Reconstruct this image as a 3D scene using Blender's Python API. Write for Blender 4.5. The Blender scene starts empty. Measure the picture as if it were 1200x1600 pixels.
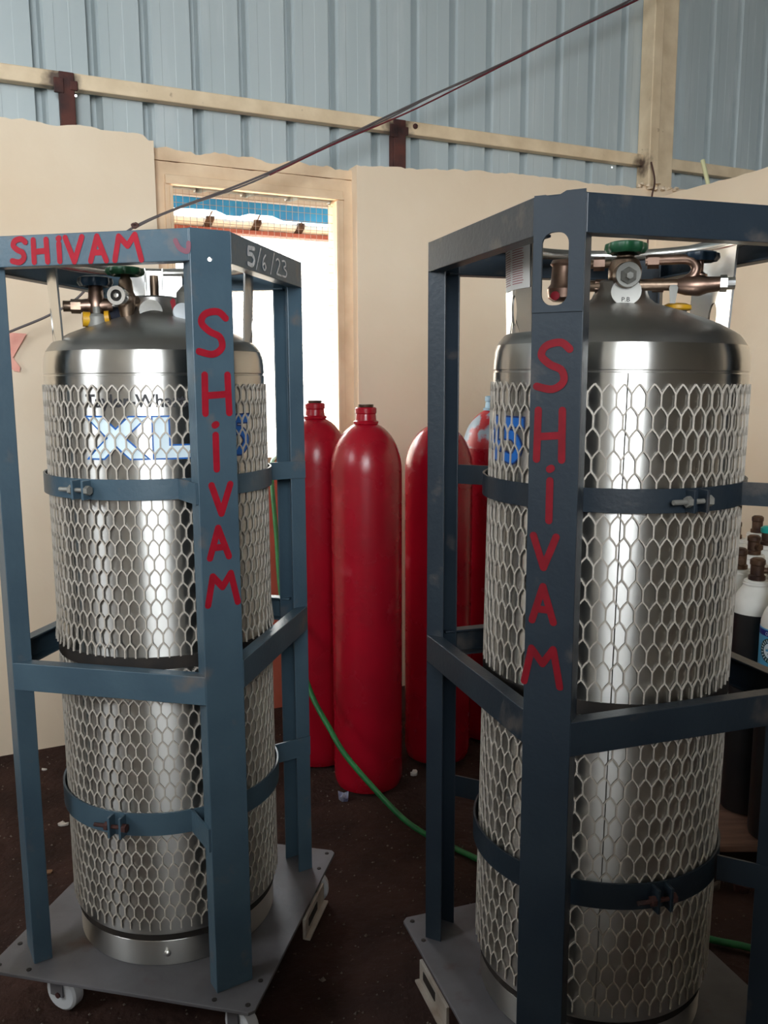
import bpy, bmesh, math, random
from math import sin, cos, pi, radians, sqrt, atan2
from mathutils import Vector, Matrix, noise

SC = bpy.context.scene
COL = SC.collection
random.seed(7)

# ------------------------------------------------------------------ camera
EYE = 1.504
PITCH, ROLL, FPX = radians(-8.7477), radians(-0.2142), 1327.9
fw = Vector((0, cos(PITCH), sin(PITCH)))
up = Vector((0, -sin(PITCH), cos(PITCH)))
rt = Vector((1, 0, 0))
cam_r = rt * cos(ROLL) + up * sin(ROLL)
cam_u = up * cos(ROLL) - rt * sin(ROLL)
cd = bpy.data.cameras.new('camera')
cd.sensor_fit = 'VERTICAL'
cd.sensor_height = 24.0
cd.lens = FPX / 1600 * 24.0
cd.clip_start = 0.05
cam = bpy.data.objects.new('camera', cd)
COL.objects.link(cam)
M = Matrix.Identity(4)
for i in range(3):
    M[i][0], M[i][1], M[i][2] = cam_r[i], cam_u[i], -fw[i]
M[2][3] = EYE
cam.matrix_world = M
SC.camera = cam

# ------------------------------------------------------------------ colour management
SC.view_settings.view_transform = 'Standard'
SC.view_settings.look = 'None'
SC.view_settings.gamma = 1.0
SC.view_settings.use_curve_mapping = False
SC.view_settings.exposure = 4.35

# ------------------------------------------------------------------ sky: plain bright overcast
wd = bpy.data.worlds.new('overcast_sky')
SC.world = wd
wd.use_nodes = True
bg = wd.node_tree.nodes['Background']
bg.inputs['Color'].default_value = (0.90, 0.96, 1.0, 1)
bg.inputs['Strength'].default_value = 1.0
SC.cycles.max_bounces = 10
SC.cycles.diffuse_bounces = 6
SC.cycles.glossy_bounces = 4
SC.cycles.sample_clamp_indirect = 8.0
SC.cycles.caustics_reflective = False

# wall frame: s runs along the back wall, off runs out through it
WA = radians(25.507)
P0 = Vector((0, 4.018, 0))
D = Vector((cos(WA), sin(WA), 0))
N = Vector((-sin(WA), cos(WA), 0))


def W(s, off, z):
    return P0 + D * s + N * off + Vector((0, 0, z))


REAR_OFF = -7.5
LEFT_S = -5.6
REAR_DOOR = (-5.1, -2.1, 1.2, 4.2)      # s0, s1, z0, z1
LEFT_DOOR = (-2.9, -1.5, 2.7, 3.9)       # off0, off1, z0, z1


def portal(name, loc, facing, sx, sz):
    ld = bpy.data.lights.new(name, 'AREA')
    ld.shape = 'RECTANGLE'
    ld.size, ld.size_y = sx, sz
    ld.cycles.is_portal = True
    o = bpy.data.objects.new(name, ld)
    COL.objects.link(o)
    o.location = loc
    o.rotation_euler = Vector(facing).to_track_quat('-Z', 'Y').to_euler()
    return o


portal('daylight_portal_rear', W((REAR_DOOR[0] + REAR_DOOR[1]) / 2, REAR_OFF - 0.12, (REAR_DOOR[2] + REAR_DOOR[3]) / 2), N,
       REAR_DOOR[1] - REAR_DOOR[0], REAR_DOOR[3] - REAR_DOOR[2])
portal('daylight_portal_left', W(LEFT_S - 0.12, (LEFT_DOOR[0] + LEFT_DOOR[1]) / 2, (LEFT_DOOR[2] + LEFT_DOOR[3]) / 2), D,
       LEFT_DOOR[1] - LEFT_DOOR[0], LEFT_DOOR[3] - LEFT_DOOR[2])
portal('daylight_portal_window', W(-0.57, 0.28, 1.74), -N, 0.9, 1.25)

# ------------------------------------------------------------------ materials


def lin(r, g, b):
    f = lambda c: (c / 255 / 12.92) if c / 255 <= 0.04045 else ((c / 255 + 0.055) / 1.055) ** 2.4
    return (f(r), f(g), f(b), 1)


MATS = {}


def mat(name, col, rough=0.5, metal=0.0, col2=None, scale=6.0, lo=0.35, hi=0.7, bump=0.0, bscale=60.0,
        rough2=None, aniso=0.0, spec=0.5, stretch=(1, 1, 1), col3=None, scale3=30.0, lo3=0.6, hi3=0.75, coat=0.0, gen=False):
    m = bpy.data.materials.new(name)
    m.use_nodes = True
    nt = m.node_tree
    p = nt.nodes['Principled BSDF']
    p.inputs['Base Color'].default_value = col
    p.inputs['Roughness'].default_value = rough
    p.inputs['Metallic'].default_value = metal
    p.inputs['Specular IOR Level'].default_value = spec
    p.inputs['Coat Weight'].default_value = coat
    tc = nt.nodes.new('ShaderNodeTexCoord')
    mp = nt.nodes.new('ShaderNodeMapping')
    mp.inputs['Scale'].default_value = stretch
    nt.links.new(tc.outputs['Generated' if gen else 'Object'], mp.inputs['Vector'])

    def nz(sc, det=6):
        n = nt.nodes.new('ShaderNodeTexNoise')
        n.inputs['Scale'].default_value = sc
        n.inputs['Detail'].default_value = det
        nt.links.new(mp.outputs['Vector'], n.inputs['Vector'])
        return n

    def ramp(src, a, b):
        r = nt.nodes.new('ShaderNodeMapRange')
        r.inputs['From Min'].default_value = a
        r.inputs['From Max'].default_value = b
        nt.links.new(src, r.inputs['Value'])
        return r.outputs['Result']
    last = None
    if col2 is not None:
        n = nz(scale)
        fac = ramp(n.outputs['Fac'], lo, hi)
        mx = nt.nodes.new('ShaderNodeMix')
        mx.data_type = 'RGBA'
        mx.inputs['A'].default_value = col
        mx.inputs['B'].default_value = col2
        nt.links.new(fac, mx.inputs['Factor'])
        last = mx.outputs['Result']
        if rough2 is not None:
            rr = nt.nodes.new('ShaderNodeMapRange')
            rr.inputs['To Min'].default_value = rough
            rr.inputs['To Max'].default_value = rough2
            nt.links.new(fac, rr.inputs['Value'])
            nt.links.new(rr.outputs['Result'], p.inputs['Roughness'])
    if col3 is not None:
        n = nz(scale3, 8)
        fac = ramp(n.outputs['Fac'], lo3, hi3)
        mx = nt.nodes.new('ShaderNodeMix')
        mx.data_type = 'RGBA'
        if last is None:
            mx.inputs['A'].default_value = col
        else:
            nt.links.new(last, mx.inputs['A'])
        mx.inputs['B'].default_value = col3
        nt.links.new(fac, mx.inputs['Factor'])
        last = mx.outputs['Result']
    if last is not None:
        nt.links.new(last, p.inputs['Base Color'])
    if bump > 0:
        n = nz(bscale, 8)
        b = nt.nodes.new('ShaderNodeBump')
        b.inputs['Strength'].default_value = 1.0
        b.inputs['Distance'].default_value = bump
        nt.links.new(n.outputs['Fac'], b.inputs['Height'])
        nt.links.new(b.outputs['Normal'], p.inputs['Normal'])
    if aniso > 0:
        t = nt.nodes.new('ShaderNodeTangent')
        t.direction_type = 'RADIAL'
        t.axis = 'Z'
        p.inputs['Anisotropic'].default_value = aniso
        p.inputs['Anisotropic Rotation'].default_value = 0.25
        nt.links.new(t.outputs['Tangent'], p.inputs['Tangent'])
    MATS[name] = m
    return m


plaster = mat('cream_plaster', lin(229, 211, 187), 0.85, col2=lin(221, 198, 170), scale=1.2, lo=0.42, hi=0.72, bump=0.0025, bscale=14,
              col3=lin(196, 168, 138), scale3=5, lo3=0.74, hi3=0.95)
plaster_trim = mat('cream_trim_paint', lin(232, 205, 172), 0.6, col2=lin(214, 182, 148), scale=8, bump=0.001, bscale=30)
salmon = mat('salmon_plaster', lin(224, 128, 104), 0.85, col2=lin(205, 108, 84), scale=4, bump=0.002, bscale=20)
sheet_m = mat('blue_grey_sheet', lin(178, 188, 191), 0.45, col2=lin(167, 178, 181), scale=3, stretch=(1, 1, 0.15),
              col3=lin(190, 198, 200), scale3=14, lo3=0.55, hi3=0.8)
girt_m = mat('cream_steel_paint', lin(226, 205, 174), 0.55, col2=lin(205, 182, 150), scale=9, bump=0.0006, bscale=60,
             col3=lin(120, 90, 66), scale3=22, lo3=0.68, hi3=0.8)
nt = girt_m.node_tree
pb = nt.nodes['Principled BSDF']
src = pb.inputs['Base Color'].links[0].from_socket
geo = nt.nodes.new('ShaderNodeNewGeometry')
ns = nt.nodes.new('ShaderNodeTexNoise')
ns.inputs['Scale'].default_value = 28
nt.links.new(geo.outputs['Position'], ns.inputs['Vector'])
for s_, z_, r0, r1 in ((-1.345, 2.635, 0.035, 0.085), (0.100, 2.645, 0.035, 0.085), (1.535, 2.63, 0.015, 0.07)):
    vd = nt.nodes.new('ShaderNodeVectorMath')
    vd.operation = 'DISTANCE'
    vd.inputs[1].default_value = W(s_, 0.04, z_)
    nt.links.new(geo.outputs['Position'], vd.inputs[0])
    ad = nt.nodes.new('ShaderNodeMath')
    ad.operation = 'MULTIPLY_ADD'
    ad.inputs[1].default_value = 0.09
    nt.links.new(ns.outputs['Fac'], ad.inputs[0])
    nt.links.new(vd.outputs['Value'], ad.inputs[2])
    mr = nt.nodes.new('ShaderNodeMapRange')
    mr.inputs['From Min'].default_value = r0 + 0.045
    mr.inputs['From Max'].default_value = r1 + 0.045
    mr.inputs['To Min'].default_value = 0.92
    mr.inputs['To Max'].default_value = 0.0
    nt.links.new(ad.outputs['Value'], mr.inputs['Value'])
    mx = nt.nodes.new('ShaderNodeMix')
    mx.data_type = 'RGBA'
    mx.inputs['B'].default_value = lin(58, 36, 30)
    nt.links.new(src, mx.inputs['A'])
    nt.links.new(mr.outputs['Result'], mx.inputs['Factor'])
    src = mx.outputs['Result']
nt.links.new(src, pb.inputs['Base Color'])
rust = mat('rusted_steel', lin(84, 44, 36), 0.8, col2=lin(38, 26, 28), scale=12, bump=0.002, bscale=60)
soil = mat('dark_soil', lin(66, 46, 40), 0.95, col2=lin(46, 32, 28), scale=5, bump=0.012, bscale=32,
           col3=lin(96, 76, 66), scale3=60, lo3=0.66, hi3=0.78, spec=0.2)
ground_m = mat('pale_ground', lin(196, 186, 170), 0.9, col2=lin(170, 158, 140), scale=2)
outer_white = mat('white_wash', lin(240, 236, 228), 0.8, col2=lin(228, 222, 212), scale=3)
inner_grey = mat('inner_wall_plaster', lin(164, 157, 148), 0.85, col2=lin(136, 130, 122), scale=2)
roof_m = mat('roof_sheet', lin(150, 158, 160), 0.5, col2=lin(120, 126, 128), scale=2)
frame_blue = mat('blue_grey_frame_paint', lin(72, 93, 106), 0.40, col2=lin(62, 82, 96), scale=7, bump=0.0006, bscale=90,
                 col3=lin(104, 100, 98), scale3=11, lo3=0.62, hi3=0.76)
frame_navy_shaded = mat('shaded_blue_frame_paint', lin(36, 46, 55), 0.40, col2=lin(29, 39, 49), scale=7, bump=0.0006, bscale=90,
                 col3=lin(84, 78, 74), scale3=11, lo3=0.63, hi3=0.77)  # navy copy of the left frame's paint, shade darkened into its colour
plate_m = mat('worn_plate_paint', lin(112, 110, 114), 0.55, col2=lin(82, 79, 80), scale=5, bump=0.0008, bscale=50,
              col3=lin(84, 60, 50), scale3=9, lo3=0.6, hi3=0.75)
bracket_m = mat('pale_bracket_paint', lin(176, 168, 158), 0.6, col2=lin(136, 120, 106), scale=12)
red_paint = mat('red_lettering_paint', lin(160, 16, 38), 0.55, col2=lin(142, 12, 32), scale=40, spec=0.25)
red_paint_shaded = mat('shaded_red_lettering_paint', lin(122, 10, 26), 0.55, col2=lin(106, 8, 22), scale=40, spec=0.25)  # same red as the left letters, with shade put into the colour
faded_red = mat('faded_red_paint', lin(120, 70, 84), 0.6)
chalk = mat('chalk_mark', lin(238, 238, 238), 0.9, col2=lin(190, 190, 192), scale=120)
steel = mat('brushed_stainless', (0.70, 0.68, 0.645, 1), 0.31, 1.0, col2=(0.64, 0.625, 0.60, 1), scale=2.5, stretch=(1, 1, 2), aniso=0.95, rough2=0.34)
dome_steel = mat('dull_spun_stainless', (0.46, 0.445, 0.42, 1), 0.34, 1.0, col2=(0.33, 0.315, 0.30, 1), scale=5, rough2=0.45, bump=0.0006, bscale=40)
chrome = mat('polished_stainless', (0.78, 0.77, 0.75, 1), 0.27, 1.0, col2=(0.7, 0.69, 0.67, 1), scale=8)
mesh_paint = mat('beige_mesh_coating', lin(196, 187, 176), 0.5, col2=lin(178, 168, 156), scale=20, spec=0.4)
rubber = mat('black_rubber', lin(26, 22, 20), 0.7, col2=lin(44, 36, 30), scale=20)
brass = mat('aged_bronze', (0.32, 0.235, 0.17, 1), 0.42, 1.0, col2=(0.22, 0.15, 0.11, 1), scale=30, bump=0.0006, bscale=80)
copper = mat('aged_copper', (0.36, 0.24, 0.19, 1), 0.38, 1.0, col2=(0.25, 0.16, 0.12, 1), scale=30)
dark_brass = mat('dark_valve_brass', lin(96, 70, 50), 0.5, 0.4, col2=lin(50, 32, 28), scale=20)
green_wheel = mat('green_wheel_paint', lin(34, 96, 60), 0.4, col2=lin(26, 70, 48), scale=30)
blue_wheel = mat('dark_teal_wheel_paint', lin(22, 52, 74), 0.4, col2=lin(16, 36, 52), scale=30)
yellow = mat('yellow_cap_plastic', lin(220, 168, 30), 0.45, col2=lin(196, 140, 24), scale=20)
grey_cast = mat('grey_cast_metal', lin(150, 148, 142), 0.55, 0.3, col2=lin(126, 124, 118), scale=20)
navy_plastic = mat('navy_plastic', lin(24, 30, 48), 0.4)
white_paint = mat('white_paint', lin(232, 230, 224), 0.5, col2=lin(214, 210, 202), scale=12)
black_paint = mat('black_paint', lin(22, 22, 25), 0.4, col2=lin(34, 32, 32), scale=8)
red_cyl = mat('red_cylinder_paint', lin(166, 14, 36), 0.22, col2=lin(148, 10, 30), scale=5, rough2=0.32, bump=0.0005, bscale=50,
              col3=lin(190, 70, 80), scale3=7, lo3=0.64, hi3=0.82)
red_peeled = mat('peeled_red_paint', lin(176, 40, 48), 0.4, col2=lin(150, 168, 182), scale=14, lo=0.47, hi=0.55)
pale_blue = mat('pale_blue_paint', lin(150, 186, 206), 0.5, col2=lin(120, 150, 170), scale=20)
print_black = mat('dark_print', lin(40, 38, 42), 0.5)
print_blue = mat('blue_print', lin(20, 96, 176), 0.45)
print_navy = mat('dark_blue_print', lin(18, 48, 104), 0.45)
print_white = mat('pale_blue_white_print', lin(222, 238, 246), 0.4)
label_blue = mat('sky_blue_label', lin(92, 176, 216), 0.4, col2=lin(70, 150, 200), scale=6)
label_navy = mat('navy_label_band', lin(28, 42, 128), 0.4)
label_green = mat('dark_green_label_ring', lin(18, 64, 66), 0.4)
sticker_m = mat('white_sticker', lin(206, 204, 200), 0.5)
sticker_red = mat('red_print', lin(150, 84, 88), 0.6)
teal = mat('teal_cap_plastic', lin(30, 160, 150), 0.4)
hose_m = mat('green_hose_rubber', lin(44, 132, 70), 0.45, col2=lin(34, 104, 58), scale=20)
wire_grey = mat('grey_wire_sheath', lin(88, 80, 80), 0.5)
wire_red = mat('red_wire_sheath', lin(96, 26, 36), 0.5)
wire_rust = mat('rusty_wire', lin(80, 52, 46), 0.7)
grille_m = mat('galvanised_wire', lin(150, 134, 124), 0.5, 0.3)
wood = mat('brown_board', lin(132, 98, 82), 0.8, col2=lin(104, 74, 62), scale=5, stretch=(1, 8, 8), bump=0.002, bscale=30)
pvc = mat('pale_green_pvc', lin(206, 204, 160), 0.5)
pink_paper = mat('pink_paper', lin(238, 174, 156), 0.8, col2=lin(226, 150, 136), scale=20)
scrap_white = mat('white_scrap', lin(200, 192, 184), 0.7)
scrap_foil = mat('foil_scrap', lin(170, 172, 190), 0.3, 0.5, col2=lin(60, 60, 110), scale=60)
scrap_leaf = mat('dry_leaf', lin(120, 88, 62), 0.8)
pebble_m = mat('pebble_grey', lin(120, 108, 98), 0.9, col2=lin(70, 56, 48), scale=25)
tarp_m = mat('blue_tarpaulin', lin(30, 130, 190), 0.6, col2=lin(24, 112, 170), scale=10)
beam_m = mat('red_oxide_beam', lin(120, 58, 46), 0.7, col2=lin(140, 76, 62), scale=8)
pipe_m = mat('cream_pipe', lin(236, 230, 214), 0.5)
rope_m = mat('brown_rope', lin(96, 70, 52), 0.9, col2=lin(70, 48, 36), scale=30)
soffit_m = mat('grey_soffit', lin(160, 158, 156), 0.7)
wheel_poly = mat('white_wheel_polymer', lin(206, 208, 212), 0.5)
glass_white = mat('gauge_glass', lin(235, 240, 245), 0.08, coat=1.0)

# ------------------------------------------------------------------ mesh helpers


class MB:
    def __init__(self):
        self.v, self.f, self.mi, self.mats = [], [], [], []

    def _m(self, m):
        if m not in self.mats:
            self.mats.append(m)
        return self.mats.index(m)

    def add(self, vs, fs, m=None):
        b = len(self.v)
        self.v += [Vector(q) for q in vs]
        self.f += [tuple(i + b for i in f) for f in fs]
        if m is not None:
            k = self._m(m)
            self.mi += [k] * len(fs)
        else:
            self.mi += [0] * len(fs)

    def box(self, c, size, R=None):
        hx, hy, hz = size[0] / 2, size[1] / 2, size[2] / 2
        vs = [Vector((x, y, z)) for z in (-hz, hz) for y in (-hy, hy) for x in (-hx, hx)]
        if R is not None:
            vs = [R @ q for q in vs]
        c = Vector(c)
        self.add([q + c for q in vs], [(0, 2, 3, 1), (4, 5, 7, 6), (0, 1, 5, 4), (2, 6, 7, 3), (0, 4, 6, 2), (1, 3, 7, 5)])

    def prism(self, poly, z0, z1, fn):
        """poly: 2D ccw points; fn(x, y, z) -> 3D"""
        n = len(poly)
        vs = [fn(x, y, z0) for x, y in poly] + [fn(x, y, z1) for x, y in poly]
        fs = [tuple(range(n - 1, -1, -1)), tuple(range(n, 2 * n))]
        fs += [(i, (i + 1) % n, n + (i + 1) % n, n + i) for i in range(n)]
        self.add(vs, fs)

    def tube(self, pts, r, n=10, cap=True):
        pts = [Vector(p) for p in pts]
        m = len(pts)
        rs = r if isinstance(r, (list, tuple)) else [r] * m
        vs, prev = [], None
        for i, p in enumerate(pts):
            t = (pts[min(i + 1, m - 1)] - pts[max(i - 1, 0)]).normalized()
            if prev is None:
                a = Vector((0, 0, 1)) if abs(t.z) < 0.9 else Vector((1, 0, 0))
                u = t.cross(a).normalized()
            else:
                u = (prev - t * prev.dot(t)).normalized()
            prev = u
            w = t.cross(u)
            for k in range(n):
                a = 2 * pi * k / n
                vs.append(p + (u * cos(a) + w * sin(a)) * rs[i])
        fs = []
        for i in range(m - 1):
            for k in range(n):
                k2 = (k + 1) % n
                fs.append((i * n + k, i * n + k2, (i + 1) * n + k2, (i + 1) * n + k))
        if cap:
            fs.append(tuple(range(n - 1, -1, -1)))
            fs.append(tuple((m - 1) * n + k for k in range(n)))
        self.add(vs, fs)

    def lathe(self, prof, n=32, c=(0, 0, 0), axis=(0, 0, 1), closed=False):
        """prof: (r, h) list"""
        c = Vector(c)
        ax = Vector(axis).normalized()
        a = Vector((1, 0, 0)) if abs(ax.x) < 0.9 else Vector((0, 1, 0))
        if abs(ax.z) > 0.99:
            u = Vector((1, 0, 0))
        else:
            u = ax.cross(a).normalized()
        w = ax.cross(u)
        vs, m = [], len(prof)
        for r, h in prof:
            for k in range(n):
                t = 2 * pi * k / n
                vs.append(c + ax * h + (u * cos(t) + w * sin(t)) * r)
        fs = []
        for i in range(m - 1 if not closed else m):
            j = (i + 1) % m
            for k in range(n):
                k2 = (k + 1) % n
                fs.append((i * n + k, i * n + k2, j * n + k2, j * n + k))
        if not closed:
            if prof[0][0] > 1e-5:
                fs.append(tuple(range(n - 1, -1, -1)))
            if prof[-1][0] > 1e-5:
                fs.append(tuple((m - 1) * n + k for k in range(n)))
        self.add(vs, fs)

    def build(self, name, m, parent=None, smooth=None, bevel=0.0):
        me = bpy.data.meshes.new(name)
        me.from_pydata([tuple(q) for q in self.v], [], self.f)
        if self.mats:
            for q in self.mats:
                me.materials.append(q)
            me.polygons.foreach_set('material_index', self.mi)
        else:
            me.materials.append(m)
        bm = bmesh.new()
        bm.from_mesh(me)
        bmesh.ops.remove_doubles(bm, verts=bm.verts, dist=1e-6)
        bmesh.ops.recalc_face_normals(bm, faces=bm.faces)
        bm.to_mesh(me)
        bm.free()
        if smooth is not None:
            me.polygons.foreach_set('use_smooth', [True] * len(me.polygons))
            me.set_sharp_from_angle(angle=radians(smooth))
        me.update()
        o = bpy.data.objects.new(name, me)
        COL.objects.link(o)
        if parent is not None:
            o.parent = parent
        if bevel > 0:
            b = o.modifiers.new('edge_rounding', 'BEVEL')
            b.width = bevel
            b.segments = 2
            b.limit_method = 'ANGLE'
            b.angle_limit = radians(50)
        return o


def thing(name, label, cat, loc=(0, 0, 0), rz=0.0, group=None):
    o = bpy.data.objects.new(name, None)
    COL.objects.link(o)
    o.empty_display_size = 0.1
    o.location = loc
    o.rotation_euler = (0, 0, rz)
    return tag(o, label, cat, group)


def tag(o, label, cat, group=None, kind=None):
    o['label'] = label
    o['category'] = cat
    if group:
        o['group'] = group
    if kind:
        o['kind'] = kind
    return o


def struct(o, label=None):
    o['kind'] = 'structure'
    if label:
        o['label'] = label
    return o


def stuff(o):
    o['kind'] = 'stuff'
    return o


def bevel_copy_boolean(o, cutters):
    """cut real holes with throwaway cutter meshes"""
    for c in cutters:
        md = o.modifiers.new('cut', 'BOOLEAN')
        md.operation = 'DIFFERENCE'
        md.solver = 'EXACT'
        md.object = c
    bpy.context.view_layer.update()
    dg = bpy.context.evaluated_depsgraph_get()
    me = bpy.data.meshes.new_from_object(o.evaluated_get(dg))
    o.modifiers.clear()
    o.data = me
    for c in cutters:
        bpy.data.objects.remove(c, do_unlink=True)


def catmull(pts, n=8):
    pts = [Vector(p) for p in pts]
    out = []
    for i in range(len(pts) - 1):
        p0, p1, p2, p3 = pts[max(i - 1, 0)], pts[i], pts[i + 1], pts[min(i + 2, len(pts) - 1)]
        for k in range(n):
            t = k / n
            out.append(0.5 * ((2 * p1) + (p2 - p0) * t + (2 * p0 - 5 * p1 + 4 * p2 - p3) * t * t + (3 * p1 - p0 - 3 * p2 + p3) * t ** 3))
    out.append(pts[-1])
    return out


def strokes(mb, lines, width, fn0, square=False, step=0.006, m=None):
    """brush strokes in 2D mapped by fn0(x, y, lift) -> 3D; each dab lies a hair above the last"""
    hw = width / 2
    lift = [0.0]

    def fn(x, y):
        return fn0(x, y, lift[0])
    for ln in lines:
        for i in range(len(ln) - 1):
            lift[0] += 0.00001
            ax, ay = ln[i]
            bx, by = ln[i + 1]
            L = sqrt((bx - ax) ** 2 + (by - ay) ** 2) or 1e-6
            tx, ty = (bx - ax) / L, (by - ay) / L
            e0 = hw if (square and i == 0) else 0
            e1 = hw if (square and i == len(ln) - 2) else 0
            k = max(1, int((L + e0 + e1) / step))
            vs, fs = [], []
            for j in range(k + 1):
                d = -e0 + (L + e0 + e1) * j / k
                for q in (-1, -0.5, 0, 0.5, 1):
                    vs.append(fn(ax + tx * d - ty * hw * q, ay + ty * d + tx * hw * q))
            for j in range(k):
                for q in range(4):
                    b = j * 5 + q
                    fs.append((b, b + 1, b + 6, b + 5))
            mb.add(vs, fs, m)
        for i, (x, y) in enumerate(ln):
            if square and i in (0, len(ln) - 1):
                continue
            lift[0] += 0.00001
            vs = [fn(x, y)] + [fn(x + hw * cos(2 * pi * k / 14), y + hw * sin(2 * pi * k / 14)) for k in range(14)]
            mb.add(vs, [(0, 1 + k, 1 + (k + 1) % 14) for k in range(14)], m)


def smooth2(pts, n=6):
    return [(p.x, p.y) for p in catmull([(x, y, 0) for x, y in pts], n)]


GLYPH = {
    'S': [smooth2([(0.95, 0.86), (0.70, 1.0), (0.30, 0.94), (0.16, 0.74), (0.40, 0.55), (0.74, 0.42), (0.80, 0.18), (0.50, 0.02), (0.05, 0.08)])],
    'H': [[(0.1, 0.0), (0.12, 1.0)], [(0.88, 1.0), (0.9, 0.0)], [(0.12, 0.46), (0.88, 0.50)]],
    'i': [[(0.5, 0.0), (0.5, 0.74)], [(0.47, 0.95), (0.55, 0.97)]],
    'V': [[(0.05, 1.0), (0.48, 0.0), (0.95, 1.0)]],
    'A': [[(0.05, 0.0), (0.48, 1.0), (0.95, 0.0)], [(0.22, 0.34), (0.78, 0.34)]],
    'M': [[(0.02, 0.0), (0.20, 0.96), (0.50, 0.56), (0.78, 1.0), (0.98, -0.02)]],
    '5': [[(0.9, 1.0), (0.2, 0.94), (0.14, 0.58)], smooth2([(0.14, 0.58), (0.6, 0.62), (0.86, 0.36), (0.6, 0.04), (0.1, 0.06)])],
    '/': [[(0.0, 0.0), (1.0, 1.0)]],
    '6': [smooth2([(0.8, 1.0), (0.3, 0.66), (0.12, 0.25), (0.45, 0.0), (0.8, 0.2), (0.55, 0.46), (0.2, 0.32)])],
    '2': [smooth2([(0.05, 0.86), (0.4, 1.0), (0.72, 0.78), (0.42, 0.36), (0.1, 0.02)]), [(0.1, 0.02), (0.95, 0.0)]],
    '3': [smooth2([(0.1, 0.95), (0.6, 1.0), (0.72, 0.74), (0.36, 0.56), (0.84, 0.36), (0.7, 0.05), (0.1, 0.02)])],
}


def glyph(name, ch, x0, x1, y0, y1, width, fn, m, parent, label=None):
    mb = MB()
    strokes(mb, [[(x0 + (x1 - x0) * a, y0 + (y1 - y0) * b) for a, b in ln] for ln in GLYPH[ch]], width, fn)
    o = mb.build(name, m, parent)
    if label:
        o['label'] = label
    return o


def flat_text(body, size, m, name, parent, fn, cut=0.006, offset=0.0, spacing=1.0):
    cu = bpy.data.curves.new('text', 'FONT')
    cu.body = body
    cu.size = size
    cu.resolution_u = 3
    cu.offset = offset
    cu.space_character = spacing
    to = bpy.data.objects.new('text', cu)
    COL.objects.link(to)
    bpy.context.view_layer.update()
    dg = bpy.context.evaluated_depsgraph_get()
    me = bpy.data.meshes.new_from_object(to.evaluated_get(dg))
    bpy.data.objects.remove(to, do_unlink=True)
    bm = bmesh.new()
    bm.from_mesh(me)
    xs = [v.co.x for v in bm.verts]
    x = min(xs) + cut
    while x < max(xs):
        bmesh.ops.bisect_plane(bm, geom=bm.verts[:] + bm.edges[:] + bm.faces[:], plane_co=(x, 0, 0), plane_no=(1, 0, 0))
        x += cut
    for v in bm.verts:
        v.co = fn(v.co.x, v.co.y)
    bm.to_mesh(me)
    bm.free()
    me.materials.clear()
    me.materials.append(m)
    me.name = name
    o = bpy.data.objects.new(name, me)
    COL.objects.link(o)
    o.parent = parent
    return o


# ================================================================== SETTING
def wall_block(mb, s0, s1, o0, o1, z0, ztop, ds=0.02):
    """a length of masonry with an uneven top, o0 inner face, o1 outer face"""
    n = max(1, int(round((s1 - s0) / ds)))
    ss = [s0 + (s1 - s0) * i / n for i in range(n + 1)]
    vs, fs = [], []
    for s in ss:
        zt = ztop(s)
        vs += [W(s, o0, z0), W(s, o0, zt), W(s, o1, zt), W(s, o1, z0)]
    for i in range(n):
        a, b = 4 * i, 4 * i + 4
        fs += [(a, b, b + 1, a + 1), (a + 1, b + 1, b + 2, a + 2), (a + 2, b + 2, b + 3, a + 3), (a + 3, b + 3, b, a)]
    fs += [(0, 1, 2, 3), (4 * n, 4 * n + 3, 4 * n + 2, 4 * n + 1)]
    mb.add(vs, fs)


def rag(s, amp=0.012, seed=0.0):
    return amp * (noise.noise(Vector((s * 9, seed, 0))) + 0.5 * noise.noise(Vector((s * 31, seed + 5, 0))))


INFILL = 0.055
mb = MB()
wall_block(mb, LEFT_S - 0.2, -1.014, 0.0, 0.23, -0.05, lambda s: 2.478 + rag(s, 0.012) - (0.02 if s > -1.04 else 0))
wall_block(mb, -0.128, 1.62, 0.0, 0.23, -0.05, lambda s: 2.452 + min(max((s + 0.13) / 0.8, 0), 1) * 0.045 + rag(s, 0.012, 3))
wall_block(mb, 1.62, 4.5, 0.0, 0.23, -0.05, lambda s: 2.52 + rag(s, 0.01, 9))
struct(mb.build('wall_back', plaster, smooth=None), 'cream plastered masonry wall with a ragged top edge')
mb = MB()
wall_block(mb, -1.014, -0.128, INFILL, 0.23, 2.40, lambda s: 2.445 + rag(s, 0.02, 7))
wall_block(mb, -1.014, -0.128, INFILL + 0.004, 0.125, 2.345, lambda s: 2.398 + rag(s, 0.004, 2))
wall_block(mb, -1.014, -0.965, INFILL, 0.23, 1.13, lambda s: 2.346)
wall_block(mb, -0.175, -0.128, INFILL, 0.23, 1.13, lambda s: 2.346)
struct(mb.build('trim_3', plaster_trim), 'cream plastered lintel and jambs recessed around the window')
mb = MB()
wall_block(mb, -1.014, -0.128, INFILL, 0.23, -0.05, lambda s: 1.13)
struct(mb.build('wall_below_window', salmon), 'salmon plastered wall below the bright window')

# window
win = bpy.data.objects.new('window_1', None)
COL.objects.link(win)
struct(win, 'tall cream framed window with a wire grille and blown-out daylight')


def wbar(mb, s0, s1, o0, o1, z0, z1):
    vs = [W(s, o, z) for z in (z0, z1) for o in (o0, o1) for s in (s0, s1)]
    mb.add(vs, [(0, 2, 3, 1), (4, 5, 7, 6), (0, 1, 5, 4), (2, 6, 7, 3), (0, 4, 6, 2), (1, 3, 7, 5)])


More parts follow.
